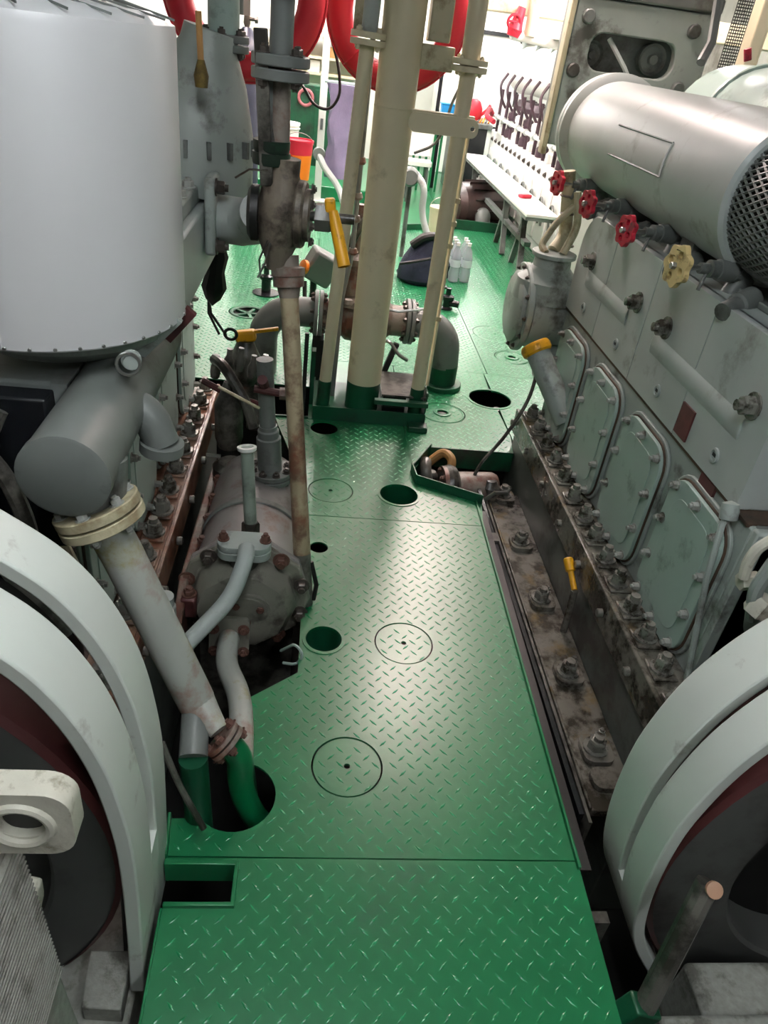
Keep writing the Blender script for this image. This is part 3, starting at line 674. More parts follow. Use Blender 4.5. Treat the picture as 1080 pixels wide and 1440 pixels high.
flange('coupling', (.565, 3.48, 1.635), (0, 0, 1), .075, .022, cream, P, 4, .009, cream)
P = thing('sounding_pipe', 'slim cream pipe with a bolted flange left of the thick column', 'pipe', (.06, 3.48, 0))
part('lower_run', B().cyl((.075, 3.48, .2), (.14, 3.48, 1.66), .03, n=20), cream, P)
part('foot', B().cyl((.068, 3.48, 0), (.075, 3.48, .2), .034, n=20), green_dark, P)
flange('coupling', (.142, 3.48, 1.68), (.03, 0, 1), .072, .022, cream, P, 4, .011, cream)
part('upper_run', B().tube([(.143, 3.47, 1.7), (.147, 3.46, 1.85), (.15, 3.44, 2.2)], .033, 16), grey_block, P)
part('upper_plate', B().box(.08, .17, 3.53, 3.56, 1.7, 1.95), cream_dirty, P, bev=.004)
P = thing('thin_conduit', 'thin grey conduit clipped with small couplings behind the left cream post', 'pipe', (.13, 3.62, 0))
part('conduit', B().tube([(.12, 3.62, .0), (.13, 3.62, .6), (.16, 3.62, .8), (.17, 3.62, 2.2)], .012, 8, bend=.05), grey_dark, P)
for z in (.55, .8, .95, 1.05, 1.2): part('clip', B().lathe([(.018, 0), (.024, .01), (.018, .03)], (.163, 3.62, z), (0, 0, 1), 10), rusty, P)
P = thing('thin_conduit', 'thin cream conduit running down beside the right cream post', 'pipe', (.6, 3.55, 0))
part('conduit', B().tube([(.607, 3.52, .2), (.61, 3.52, 1.0), (.612, 3.52, 1.38)], .009, 8), cream, P)
for z in (.9, 1.0, 1.1, .55): part('clip', B().box(.597, .623, 3.505, 3.535, z, z + .02), cream_dirty, P)
CM = thing('column_coaming', 'dark green open steel box around the feet of the cream column', 'coaming', (.28, 3.6, 0))
part('front_plate', B().prism([(.02, 0), (.61, 0), (.61, .075), (.02, .075)], [], .008, (0, 3.435, 0), (1, 0, 0), (0, 0, 1)), green_dark, CM, bev=.002)
part('side_plate', B().box(.02, .028, 3.435, 3.8, 0, .075), green_dark, CM); part('side_plate', B().box(.6, .608, 3.435, 3.8, 0, .19), green_dark, CM)
part('top_rim', B().prism([(.02, 3.43), (.61, 3.43), (.61, 3.8), (.02, 3.8)], [circ(.275, 3.52, .088), circ(.555, 3.48, .038), circ(.075, 3.48, .036), circ(.12, 3.62, .014, 12)], .006, (0, 0, .05)), green_dark, CM)
part('dark_opening_box', B().box(.38, .5, 3.46, 3.75, .056, .15), black_gloss, CM, bev=.006)  # black box added to stand for the shaded opening under the step
part('step_tread', B().box(.37, .6, 3.45, 3.76, .15, .16), grey_oily, CM)
part('rear_post', B().box(-.0, .02, 3.6, 3.66, .0, .3), green_dark, CM)
part('stiffener', B().box(.33, .61, 3.395, 3.43, .125, .15), green_dark, CM, bev=.003)
part('foot_pad', B().box(.52, .62, 3.36, 3.43, 0, .03), green_dark, CM, bev=.004)
part('left_leg', B().box(-.04, -.02, 3.44, 3.46, 0, .45), black, CM)
# life rings
for c, Ro, lb in (((-.40, 4.0, 1.80), .36, 'red life ring hanging behind the rusty pipe on the left'), ((.31, 4.3, 1.80), .345, 'red life ring hanging behind the thick cream column')):
    t = thing('life_ring', lb, 'life ring', (c[0], c[1], c[2] - Ro), 'life rings')
    part('ring', B().torus(c, (0, 1, .05), Ro - .062, .062, 56, 16, sq=.8), ring_red, t)
    part('grab_line', B().torus(c, (0, 1, .05), Ro + .004, .006, 56, 6), ring_red, t)
    for k in range(4):
        a = R(45 + 90 * k); u = Vector((math.cos(a), 0, math.sin(a))); 
        part('line_band', B().torus(Vector(c) + u * (Ro - .062), u.cross(Vector((0, 1, 0))), .064, .003, 20, 6), ring_red, t)
    part('hanger', B().box(c[0] - .02, c[0] + .02, c[1] + .05, c[1] + .08, c[2] - .1, 3.2), white_p, t)
    if Ro < .35: part('letter_mark', B().torus((c[0] - .15, c[1] - .052, c[2] - .235), (0, 1, 0), .022, .004, 20, 6, a0=R(40), a1=R(300)), white_p, t)
# ------------------------------------------------------------------ suction valve line behind the column
SV = thing('suction_valve_line', 'grey flanged pipe and valve crossing behind the cream column with green elbow', 'valve', (.3, 3.98, 0))
zc, yc = .37, 4.0
part('elbow', B().tube([(.5, yc, zc), (.66, yc, zc), (.755, yc, zc - .08), (.77, yc, .13)], .083, 24, bend=.12), grey_dark, SV)
part('elbow_foot', B().cyl((.77, yc, .02), (.77, yc, .14), .083, n=24), green_dark, SV)
part('foot_flange', B().lathe([(.12, 0), (.12, .03)], (.77, yc, .0), (0, 0, 1), 28), green_dark, SV, bev=.004)
flange('flange', (.53, yc, zc), (1, 0, 0), .125, .022, grey_dark, SV, 8, .014, bolt_dark)
flange('flange', (.02, yc, zc), (1, 0, 0), .125, .022, grey_dark, SV, 8, .014, bolt_dark)
part('valve_body', B().lathe([(.085, -.24), (.085, -.15), (.13, -.1), (.14, 0), (.13, .1), (.085, .15), (.085, .24)], (.275, yc, zc), (1, 0, 0), 28), rusty, SV)
part('bonnet', B().lathe([(.13, 0), (.13, .03), (.08, .05), (.06, .2), (.09, .21), (.09, .24), (.03, .26), (.025, .5)], (.2, yc - .05, zc + .1), (0, 0, 1), 20), rusty, SV)
part('yoke', B().tube([(.12, yc - .12, zc + .15), (.15, yc - .12, zc + .4), (.22, yc - .12, zc + .55), (.3, yc - .12, zc + .5)], .022, 10, bend=.08), grey_oily, SV)
part('left_pipe', B().tube([(0, yc, zc), (-.18, yc, zc), (-.28, yc, zc - .1), (-.28, yc, 0)], .08, 20, bend=.12), grey_dark, SV)
part('drain_lever', B().obox((.42, 3.84, .17), (.03, .03, .26), Matrix.Rotation(.3, 3, 'Y')), black, SV)
part('drain_pipe', B().tube([(.36, 3.86, .3), (.42, 3.82, .31), (.47, 3.82, .24), (.53, 3.85, .2)], .01, 8, bend=.03), steel, SV)
part('support', B().box(.0, .06, 3.9, 4.05, 0, .25), black, SV)
part('gauge_line', B().tube([(.3, 3.86, .48), (.45, 3.85, .47), (.6, 3.85, .5)], .007, 6), steel, SV)
# control box with an orange handle left of the posts
t = thing('control_box', 'grey tilted control box with an orange side knob behind the left post', 'box', (.05, 4.9, 0))
part('case', B().obox(at(450, 375, y=4.9), (.2, .14, .2), Matrix.Rotation(.5, 3, 'Y') @ Matrix.Rotation(.3, 3, 'Z')), grey_dark, t, bev=.02)
part('knob', B().lathe([(.02, 0), (.045, .01), (.045, .03), (.02, .04)], at(431, 376, y=4.8), (-.8, -.5, .2), 16), orange, t)
pb = at(440, 395, y=4.9)
part('stand', B().tube([pb, (pb.x, 4.9, .2), (pb.x - .02, 4.9, 0)], .02, 8), black, t)
part('lever', B().tube([at(428, 395, y=4.8), at(428, 425, y=4.75), at(432, 440, y=4.7)], .014, 8), black, t)
# ------------------------------------------------------------------ rusty riser with the yellow lever valve
RP = thing('lever_valve_riser', 'rusty upright pipe with grimy valve and yellow lever handle', 'valve pipe', (.03, 1.95, 0))
vb = Vector((-.115, 2.2, 1.24)); low = Vector((-.085, 2.2, 1.07)); foot = Vector((.03, 1.97, .0))
part('lower_pipe', B().tube([low, low.lerp(foot, .5), low.lerp(foot, .83)], [.028, .027, .03], 16), mat('streaked cream pipe', '#a3967a', .45, var=.15, dirt='#5d4334', dam=.4, ds=8, rust='#7a4530', ram=.3), RP)
part('pipe_foot', B().tube([low.lerp(foot, .82), foot], .03, 16), grey_oily, RP)
part('rubber_sleeve', B().tube([low.lerp(foot, .85) + Vector((.03, 0, 0)), low.lerp(foot, .93) + Vector((.045, 0, 0)), foot + Vector((.03, 0, .02))], .008, 8), black, RP)
part('union', B().lathe([(.03, -.06), (.035, -.03), (.046, -.028), (.046, .0), (.05, .002), (.05, .025), (.034, .03), (.034, .06)], low, low - foot, 20), rusty, RP)
grimy_valve = mat('grimy valve casting', '#6f665a', .45, var=.25, dirt='#2a221c', dam=.35, ds=10, bump=.25, bs=40)
part('valve_body', B().lathe([(.03, -.15), (.036, -.12), (.058, -.07), (.068, 0), (.058, .07), (.045, .11), (.045, .15)], vb, (.04, 0, 1), 24), grimy_valve, RP)
o = part('bonnet_plate', B().lathe([(.085, 0), (.09, .006), (.09, .02), (.085, .026), (.07, .026), (.07, .04)], vb + Vector((.045, -.01, .01)), (1, -.1, .0), 28), grimy_valve, RP)
for k in range(8):
    a = k * math.pi / 4 + .2; bolt(vb + Vector((.085, -.01 + .075 * math.cos(a), .01 + .075 * math.sin(a))), (1, -.1, 0), .011, .014, bolt_dark, o)
part('side_flange', B().lathe([(.075, 0), (.075, .02), (.06, .03)], vb + Vector((-.06, .0, 0)), (-1, 0, 0), 24), black, RP)
part('gland_nut', B().hexa(vb + Vector((.1, -.015, .01)), (1, -.1, .03), .04, .05), grey_oily, RP)
part('stem', B().cyl(vb + Vector((.08, -.013, .01)), vb + Vector((.21, -.028, .015)), .014, n=12), grey_oily, RP)
h0 = at(465, 284, y=2.17); h1 = at(483, 372, y=2.1)
part('lever_head', B().obox(h0 + Vector((0, 0, -.02)), (.03, .034, .06), Matrix.Rotation(-.15, 3, 'Y')), yellow, RP, bev=.006)
part('lever', B().lathe([(.014, 0), (.016, .02), (.018, .06), (.018, (h1 - h0).length - .02), (.013, (h1 - h0).length - .02), (.013, (h1 - h0).length - .05)], h0 + (h1 - h0) * .15, h1 - h0, 14), yellow, RP, label='yellow tube lever')
part('upper_band', B().lathe([(.05, 0), (.052, .01), (.052, .03), (.046, .03), (.05, .04), (.05, .06)], vb + Vector((-.03, 0, .13)), (0, 0, 1), 20), green_dark, RP)
up0 = vb + Vector((-.008, 0, .1)); fl = Vector((-.128, 2.2, 1.6))
part('upper_pipe', B().tube([up0, fl], .028, 16), rusty, RP)
flange('pipe_flange', fl, (0, 0, 1), .075, .026, grey_dark, RP, 4, .013, bolt_dark, gap=.006)
part('top_pipe', B().tube([fl + Vector((0, 0, .02)), (-.125, 2.2, 2.2)], .03, 16), grey_dark, RP)
part('top_clamp', B().torus((-.126, 2.2, 1.77), (0, 0, 1), .04, .02, 20, 8), grey_dark, RP)
part('flat_brace', B().obox((-.165, 2.16, 1.5), (.035, .012, .36), Matrix.Rotation(-.07, 3, 'Y')), grey_oily, RP, bev=.003)
part('side_pipe', B().tube([(-.16, 2.19, 1.62), (-.155, 2.19, 1.46), (-.13, 2.19, 1.4)], .018, 10), grey_dark, RP)
for wp in ((at(330, 250, y=2.1), at(350, 238, y=2.1), at(376, 240, y=2.1)), (at(380, 340, y=2.15), at(372, 370, y=2.1), at(362, 390, y=2.1)), (at(376, 338, y=2.15), at(364, 365, y=2.1), at(366, 388, y=2.1))):
    part('lashing_wire', B().tube(wp, .003, 5), steel, RP)
# ------------------------------------------------------------------ left: aluminium tank
TK = thing('expansion_tank', 'tall aluminium clad cylindrical tank at the upper left corner', 'tank', (-.62, 1.76, 1.0))
part('cladding', B().lathe([(.303, 0), (.306, .004), (.305, .015), (.305, .575), (.303, .59)], (-.62, 1.76, 1.075), (0, 0, 1), 96), alu, TK)
part('cladding_top', B().lathe([(.303, 0), (.26, .02), (.0, .035)], (-.62, 1.76, 1.665), (0, 0, 1), 64), alu, TK)
for k in range(24):
    a = k * 2 * math.pi / 24; part('top_fold', B().obox((-.62 + .25 * math.cos(a), 1.76 + .25 * math.sin(a), 1.686), (.12, .0025, .004), Matrix.Rotation(a + .5, 3, 'Z') @ Matrix.Rotation(.18, 3, 'Y')), grey_dark, TK)
a = R(-92); part('lap_seam', B().obox((-.62 + .3055 * math.cos(a), 1.76 + .3055 * math.sin(a), 1.37), (.012, .002, .58), Matrix.Rotation(a + math.pi / 2, 3, 'Z')), alu, TK)
for k in range(40):
    a = R(180 + k * 9); bolt((-.62 + .305 * math.cos(a), 1.76 + .305 * math.sin(a), 1.082), (math.cos(a), math.sin(a), 0), .004, .004, steel, TK, name='rivet', kind='cap')
part('dished_bottom', B().lathe([(.02, -.08), (.12, -.075), (.2, -.055), (.25, -.02), (.265, .03)], (-.60, 1.79, 1.055), (0, 0, 1), 48), grey, TK)
ep = at(180, 512, y=1.52)
part('drain_plug', B().lathe([(.022, 0), (.022, .012), (.016, .014), (.016, .03)], ep + Vector((0, .03, 0)), (.2, -1, .1), 16), grey, TK)
part('plug_ring', B().torus(ep, (.2, -1, .1), .024, .004, 20, 6), steel, TK)
part('tank_bracket', B().prism([(-.40, .985), (-.31, 1.08), (-.33, 1.1), (-.48, 1.02)], (), .02, (0, 1.72, 0), (1, 0, 0), (0, 0, 1)), grey, TK)
part('rusty_edge', B().obox((-.335, 1.80, 1.04), (.03, .02, .1), Matrix.Rotation(.7, 3, 'Y')), rust_red, TK)
# ------------------------------------------------------------------ left: manifold stub, diagonal pipe
EM = thing('cooling_manifold', 'capped thick grey pipe with cream bolted flange under the aluminium tank', 'manifold', (-.5, 1.6, .8))
mz = .915; mx = -.463
part('main_pipe', B().cyl((mx, 1.26, mz), (mx, 2.05, mz), .088, n=36), grey_dark, EM)
part('end_cap', B().lathe([(.084, 0), (.09, .004), (.09, .03)], (mx, 1.24, mz), (0, 1, 0), 36), grey_dark, EM)
part('down_branch', B().tube([(mx, 1.6, mz), (mx + .09, 1.58, mz - .01), (mx + .12, 1.57, mz - .09)], .042, 18, bend=.08), grey_dark, EM)
part('branch_collar', B().lathe([(.052, 0), (.052, .025), (.044, .027)], (mx + .118, 1.57, mz - .11), (.1, 0, 1), 20), grey_dark, EM)
part('cap_bolt', B().hexa(at(82, 705, y=1.33), (.3, -.2, -.8), .02, .04), grey_dark, EM)
f0 = at(118, 690, y=1.34); f1 = at(140, 722, y=1.32); f2 = at(170, 775, y=1.31); f3 = at(276, 985, y=1.26); f4 = at(308, 1028, y=1.2)
dd = (f3 - f2).normalized()
part('branch_neck', B().tube([Vector((mx + .02, 1.35, mz - .02)), f1 + (f0 - f1) * .2], [.075, .062], 20), grey_dark, EM)
DP = thing('diagonal_drain_pipe', 'pale grey flaking pipe running diagonally down from the cream flange', 'pipe', f3)
flange('flange', f1, dd, .092, .022, cream_dirty, DP, 6, .012, bolt_m, gap=.005)
peel = mat('flaking grey pipe paint', '#a9ada6', .45, var=.08, dirt='#8b5a45', dam=.22, ds=5, rust='#8c8448', ram=.2, rs=9)
part('pipe', B().tube([f1, f2, f3], .046, 20), peel, DP)
part('reducer', B().tube([f3, f3.lerp(f4, .5), f4], [.046, .034, .024], 18), peel, DP)
fp = at(316, 1042, y=1.19)
flange('flange', fp, (.75, -.25, -.6), .05, .012, rusty, DP, 4, .012, bolt_rust)
g0 = at(337, 1050, y=1.2)
part('green_elbow', B().tube([fp, at(338, 1062, y=1.2), at(338, 1105, y=1.2), at(352, 1140, y=1.2), at(378, 1170, y=1.22)], .033, 18, bend=.06), green, DP)
OP = thing('standing_drain_pipe', 'dark upright pipe with a green foot in the floor cut-out', 'pipe', at(280, 1175, y=1.13))
part('upper_run', B().tube([f3 + Vector((0, .0, -.01)), at(272, 1065, y=1.14)], .034, 16), grey_dark, OP)
part('foot', B().tube([at(272, 1065, y=1.14), at(283, 1185, y=1.14)], .0345, 16), green_dark, OP)
solo('bent_rod', B().tube([at(228, 1045, y=1.12), at(250, 1100, y=1.1), at(287, 1165, y=1.06)], .008, 8, bend=.05), grey_oily, 'thin grey rod slanting beside the left flywheel guard', 'rod')
solo('cable_conduit', B().tube([at(70, 585, y=1.7), at(30, 605, y=1.65), at(14, 650, y=1.6), at(40, 695, y=1.55), at(75, 740, y=1.5), at(105, 800, y=1.4)], .016, 10, bend=.1), cream_dirty, 'beige cable conduit curling below the aluminium tank', 'conduit')
# ------------------------------------------------------------------ left: heat exchanger
HX = thing('heat_exchanger', 'worn grey horizontal heat exchanger with bolted end cover beside the walkway', 'heat exchanger', (-.17, 2.2, -.3))
hx, hz, hr = -.175, .06, .185
part('shell', B().lathe([(hr, 0), (hr, .62), (hr * .9, .66)], (hx, 1.98, hz), (0, 1, 0), 48), violet_steel, HX)
part('shell_strap', B().lathe([(hr + .002, 0), (hr + .006, .005), (hr + .006, .03), (hr + .002, .035)], (hx, 2.22, hz), (0, 1, 0), 48, caps=False), grey_dark, HX)
part('shell_flange', B().lathe([(.22, 0), (.22, .028)], (hx, 1.955, hz), (0, 1, 0), 10), violet_steel, HX, bev=.006)
cv = part('end_cover', B().lathe([(.10, -.13), (.15, -.11), (.175, -.07), (.18, -.025), (.222, -.024), (.222, .0)], (hx, 1.95, hz), (0, 1, 0), 10), casting_olive, HX, bev=.006)
for k in range(10):
    a = k * math.pi / 5 + .31; bolt((hx + .2 * math.cos(a), 1.925, hz + .2 * math.sin(a)), (0, -1, 0), .021, .036, bolt_rust if k % 3 else bolt_dark, cv)
part('blank_cover', B().lathe([(.075, 0), (.075, -.012), (.066, -.014), (.066, -.02), (.02, -.024)], (hx + .02, 1.835, hz + .025), (0, 1, .15), 24), casting_olive, HX)
part('blank_gasket', B().lathe([(.079, 0), (.079, .012)], (hx + .02, 1.836, hz + .022), (0, 1, .15), 24), rust_red, HX)
for k in range(3):
    a = k * 2.1 + .4; bolt((hx + .02 + .045 * math.cos(a), 1.815, hz + .025 + .045 * math.sin(a)), (0, -1, 0), .013, .018, bolt_rust, HX)
for y in (2.05, 2.45): part('saddle', B().box(hx - .17, hx + .17, y - .03, y + .03, -.75, hz - .1), grey_oily, HX)
# top branch with rhombic flange and the pale curved pipe
tb = Vector((hx + .0, 1.9, hz + .2))
part('top_branch', B().cyl(tb + Vector((0, .02, -.1)), tb, .05, n=20), grey_oily, HX)
part('top_flange', B().prism(rrect(0, 0, .17, .09, .04), (), .028, tb, (1, 0, 0), (0, 1, .05)), grey, HX, bev=.006)
part('top_flange', B().prism(rrect(0, 0, .17, .09, .04), (), .022, tb + Vector((0, 0, .031)), (1, 0, 0), (0, 1, .05)), grey, HX, bev=.006)
for s in (-1, 1): bolt(tb + Vector((s * .066, 0, .053)), (0, 0, 1), .014, .03, bolt_rust, HX)
CP = thing('curved_water_pipe', 'pale curved pipe bending down in front of the heat exchanger cover', 'pipe', at(255, 910, y=1.62))
part('pipe', B().tube([tb + Vector((.01, -.04, .05)), tb + Vector((.012, -.09, .045)), at(326, 840, y=1.74), at(256, 912, y=1.62)], .026, 18, bend=.07), grey_block, CP)
# filler stand pipes
SP = thing('vent_stand_pipe', 'grey stand pipe with an open white rim above the heat exchanger', 'pipe', (-.17, 1.98, .3))
s1 = at(347, 630, y=2.05)
part('pipe', B().cyl((-.165, 2.0, .3), s1, .021, n=16), mat('sage pipe', '#7e8a80', .4, var=.1, dirt=GRIME, dam=.15), SP)
part('rim', B().lathe([(.021, -.012), (.03, -.006), (.031, .004), (.022, .006), (.018, -.02)], s1, s1 - Vector((-.165, 2.0, .3)), 24, caps=False), white_p, SP)
part('base_nut', B().hexa((-.165, 2.0, .265), (0, 0, 1), .03, .05), grey_oily, SP)
SP = thing('inlet_stand_pipe', 'dark grey stepped stand pipe with a red tee on the heat exchanger', 'pipe', (-.13, 2.42, .2))
i0 = Vector((-.13, 2.44, .2)); i1 = at(372, 505, y=2.44)
part('pipe', B().tube([i0, i1], .03, 18), grey_dark, SP)
part('lower_sleeve', B().lathe([(.046, 0), (.046, .17), (.04, .175), (.04, .2), (.034, .205), (.034, .22)], i0 + Vector((0, 0, .03)), i1 - i0, 20), grey_dark, SP)
flange('flange', i0 + Vector((0, 0, .045)), (0, 0, 1), .085, .02, grey_dark, SP, 8, .012, bolt_dark)
tp = i0.lerp(i1, .78)
part('red_tee', B().cyl(tp, tp + Vector((-.01, -.06, .06)), .018, n=10).cyl(tp + Vector((-.04, -.03, .01)), tp + Vector((.06, -.03, .0)), .014, n=10), rust_red, SP)
part('tee_nut', B().hexa(tp + Vector((.05, -.03, 0)), (1, 0, 0), .022, .03), rusty, SP)
part('yellow_wire', B().tube([tp + Vector((-.16, -.06, .02)), tp + Vector((-.05, -.05, -.04)), tp + Vector((-.02, -.04, -.06))], .006, 6), cream_dirty, SP)
# lower outlet
LP = thing('outlet_pipe', 'pale outlet pipe with square bolted flange below the heat exchanger cover', 'pipe', at(342, 1030, y=1.42))
l0 = Vector((hx - .035, 1.80, hz - .06))
part('square_flange', B().prism(rrect(0, 0, .13, .13, .02), (), .02, l0, (1, 0, 0), (0, .25, 1)), casting_olive, LP, bev=.004)
for sx, sz in ((-1, 1), (1, 1), (-1, -1), (1, -1)): bolt(l0 + Vector((sx * .048, -.03, sz * .048)), (0, -1, .25), .014, .022, bolt_rust, LP)
part('pipe', B().tube([l0, l0 + Vector((0, -.12, -.01)), at(338, 980, y=1.5), at(340, 1030, y=1.36), at(338, 1075, y=1.26)], .034, 18, bend=.08), peel, LP)
part('lower_end', B().tube([at(338, 1072, y=1.27), at(345, 1120, y=1.26)], .036, 16), green_dark, LP)
solo('earth_wire', B().tube([at(395, 915, y=1.75), at(415, 905, y=1.72), at(427, 920, y=1.7), at(418, 935, y=1.7), at(398, 932, y=1.72)], .005, 6, bend=.03), grey_green, 'small looped grey wire at the foot of the heat exchanger', 'wire')
# rusty pump cluster between the left engine and the exchanger
RB = thing('rusty_bracket', 'rust red bolted bracket between the left engine ledge and the heat exchanger', 'bracket', (-.36, 2.15, -.1))
part('plate', B().prism([(1.75, -.1), (2.7, -.1), (2.7, .12), (1.9, .14), (1.75, .08)], (), .03, (-.385, 0, 0), (0, 1, 0), (0, 0, 1)), rusty, RB, bev=.006)
for i in range(6):
    y = 1.85 + i * .14; o = part('lug', B().box(-.37, -.32, y - .03, y + .03, .04, .12), rust_red, RB, bev=.008)
    bolt((-.345, y, .12), (0, 0, 1), .018, .03, bolt_rust, o)
b = B().lathe([(.035, 0), (.035, .08), (.03, .085), (.03, .12)], at(233, 880, y=1.72), (0, 0, 1), 14); solo('grease_cup', b, grey, 'small grey grease cup standing by the diagonal pipe', 'cup')
LPU = thing('lubricating_pump', 'dark grimy pump body with pipes left of the stepped stand pipe', 'pump', (-.3, 2.75, -.1))
part('body', B().lathe([(.07, 0), (.075, .12), (.06, .14), (.06, .2), (.075, .21), (.075, .26), (.05, .28)], (-.30, 2.62, -.1), (0, 0, 1), 18), grey_oily, LPU)
part('top_body', B().lathe([(.045, 0), (.06, .05), (.06, .2), (.04, .24), (.02, .3)], (-.33, 2.8, .15), (0, 0, 1), 16), grey_oily, LPU)
part('flange', B().lathe([(.08, 0), (.08, .025)], (-.2, 2.62, .1), (1, 0, 0), 20), grey_oily, LPU)
part('side_pipe', B().tube([(-.3, 2.62, .1), (-.13, 2.62, .1), (-.05, 2.66, .05), (-.03, 2.7, -.05)], .04, 14, bend=.08), grey_oily, LPU)
part('hose', B().tube([(-.4, 2.9, .5), (-.35, 2.8, .52), (-.25, 2.72, .4), (-.22, 2.7, .3)], .022, 10, bend=.08), grey_oily, LPU)
part('hose', B().tube([(-.45, 2.9, .4), (-.32, 2.85, .36), (-.2, 2.8, .36), (-.14, 2.75, .3)], .014, 8, bend=.08), rust_red, LPU)
for k in range(5): part('fitting', B().lathe([(.018, 0), (.022, .02), (.022, .05), (.012, .07), (.012, .1)], (-.40 + .05 * k, 2.9 + .03 * (k % 2), .42 + .02 * (k % 3)), (.1, 0, 1), 10), grey_oily, LPU)
part('eye_ring', B().torus(at(324, 470, y=3.0), (0, 1, .2), .025, .007, 20, 6), black, LPU)
part('handle_rod', B().cyl(at(290, 640, y=2.5), at(310, 642, y=2.5), .009, n=8), steel, LPU)
YV = thing('yellow_lever_valve', 'grimy cock valve with dull yellow lever behind the heat exchanger', 'valve', at(345, 520, y=3.1))
y0 = at(345, 472, y=3.1); y1 = at(386, 460, y=3.1)
part('body', B().lathe([(.05, 0), (.07, .04), (.07, .12), (.05, .16), (.035, .2)], y0 + Vector((0, 0, -.22)), (0, 0, 1), 18), grey_oily, YV)
part('lever_head', B().obox(y0, (.09, .05, .05), Matrix.Rotation(-.2, 3, 'Y')), yellow, YV, bev=.012)
part('lever', B().obox(y0.lerp(y1, .62), (.13, .022, .014), Matrix.Rotation(-.22, 3, 'Y')), yellow, YV, bev=.003)
part('inlet', B().tube([y0 + Vector((0, 0, -.15)), y0 + Vector((.05, .02, -.3)), y0 + Vector((.05, .02, -.45))], .045, 14, bend=.06), grey_oily, YV)
# upper works of the left engine
part('camshaft_casing', B().box(-.9, -.375, 2.08, 3.02, .95, 1.17), grey_block, ENL, bev=.01)
part('casing_lid', B().box(-.88, -.40, 2.1, 2.9, 1.17, 1.23), grey, ENL, bev=.012)
for y in (2.15, 2.35, 2.5, 2.65, 2.85): bolt((-.42, y, 1.23), (0, 0, 1), .018, .03, bolt_m, ENL)
part('intake_casting', B().lathe([(.21, 0), (.22, .05), (.19, .2), (.14, .33), (.09, .42), (.085, .46)], (-.47, 2.77, 1.2), (.2, 0, 1), 28), grey, ENL)
for k in range(6):
    a = -1.9 + k * .35; part('casting_rib', B().obox((-.44 + .2 * math.cos(a), 2.77 + .2 * math.sin(a), 1.33), (.03, .012, .05), Matrix.Rotation(a, 3, 'Z')), grey_dark, ENL)
part('outlet_flange', B().box(-.37, -.335, 2.48, 2.7, 1.03, 1.27), grey, ENL, bev=.01)
part('outlet_elbow', B().tube([(-.34, 2.58, 1.13), (-.26, 2.56, 1.13), (-.21, 2.5, 1.15), (-.19, 2.4, 1.2)], [.075, .075, .07, .06], 22), grey_block, ENL)
for z in (1.06, 1.24):
    bolt((-.335, 2.5, z), (1, 0, 0), .02, .04, bolt_dark, ENL)
EX = thing('exhaust_riser', 'green grey upright pipe with a bolted flange left of the rusty riser', 'pipe', (-.43, 2.82, 1.6))
flange('flange', (-.345, 2.8, 1.62), (0, 0, 1), .08, .022, grey_dark, EX, 6, .012, bolt_dark)
part('pipe', B().cyl((-.345, 2.8, 1.62), (-.35, 2.8, 2.4), .05, n=24), grey_green, EX)
part('companion_pipe', B().cyl((-.325, 2.95, 1.7), (-.33, 2.95, 2.4), .026, n=16), grey_dark, EX)
b0 = at(282, 95, y=2.5); b1 = at(278, 15, y=2.5)
BR = thing('wooden_brush', 'small brush with wooden handle propped between the tank and the riser pipe', 'brush', b0)
part('handle', B().tube([b0.lerp(b1, .02), b1], .009, 10), wood, BR); part('bristle', B().lathe([(.018, 0), (.022, .03), (.01, .07)], b0 + Vector((0, 0, -.05)), (0, 0, 1), 12), mat('mustard bristle', '#7d6a2a', .8, dirt='#2a1d10', dam=.4), BR)
solo('hanging_rag', B().lathe([(.0, -.0), (.03, .03), (.05, .08), (.035, .14), (.045, .2), (.02, .26)], at(298, 430, y=2.9), (.1, 0, 1), 9), black, 'dark oily rag hanging below the left engine casing', 'rag')
solo('black_cables', B().tube([at(293, 400, y=3.1), at(293, 440, y=3.1), at(308, 470, y=3.1)], .006, 6).tube([at(291, 400, y=3.12), at(296, 440, y=3.12), at(318, 472, y=3.12)], .006, 6), black, 'pair of thin black cables hanging by the left engine', 'cable')
# ------------------------------------------------------------------ things on the far plates
WB = []
for i, (x, y) in enumerate(((1.16, 6.28), (1.26, 6.30), (1.16, 6.38), (1.26, 6.40), (1.16, 6.48), (1.26, 6.5))):
    lb = ['front left', 'front right', 'middle left', 'middle right', 'rear left', 'rear right'][i]
    t = thing('water_bottle', 'clear plastic water bottle, %s one of the pack behind the right post' % lb, 'bottle', (x, y, 0), 'pack of water bottles')
    part('bottle_body', B().lathe([(.03, 0), (.044, .01), (.044, .1), (.041, .11), (.044, .12), (.044, .2), (.03, .26), (.014, .29), (.014, .305)], (x, y, 0), (0, 0, 1), 16), plastic_clear, t)
    part('label_band', B().lathe([(.0448, .13), (.0448, .19)], (x, y, 0), (0, 0, 1), 16, caps=False), mat('pale label', '#dfe6ee', .4), t)
    part('cap', B().cyl((x, y, .3), (x, y, .325), .017, n=12), white_p, t)
b = B()
BG = thing('canvas_bag', 'slumped navy bag with an open dark top on the green plates', 'bag', (.83, 6.2, 0))
n = 22; vs = []; fs = []
prof = [(0, .18), (.04, .22), (.14, .22), (.24, .18), (.32, .14), (.36, .12)]
for j, (h, r) in enumerate(prof):
    for i in range(n):
        a = 2 * math.pi * i / n; rr = r * (1 + .1 * math.sin(3 * a + j) + .06 * math.sin(5 * a + 2 * j)); sh = h * .25
        vs.append((.86 + rr * .95 * math.cos(a) + sh * .3, 6.2 + rr * .8 * math.sin(a), h * (1 + .15 * math.cos(a))))
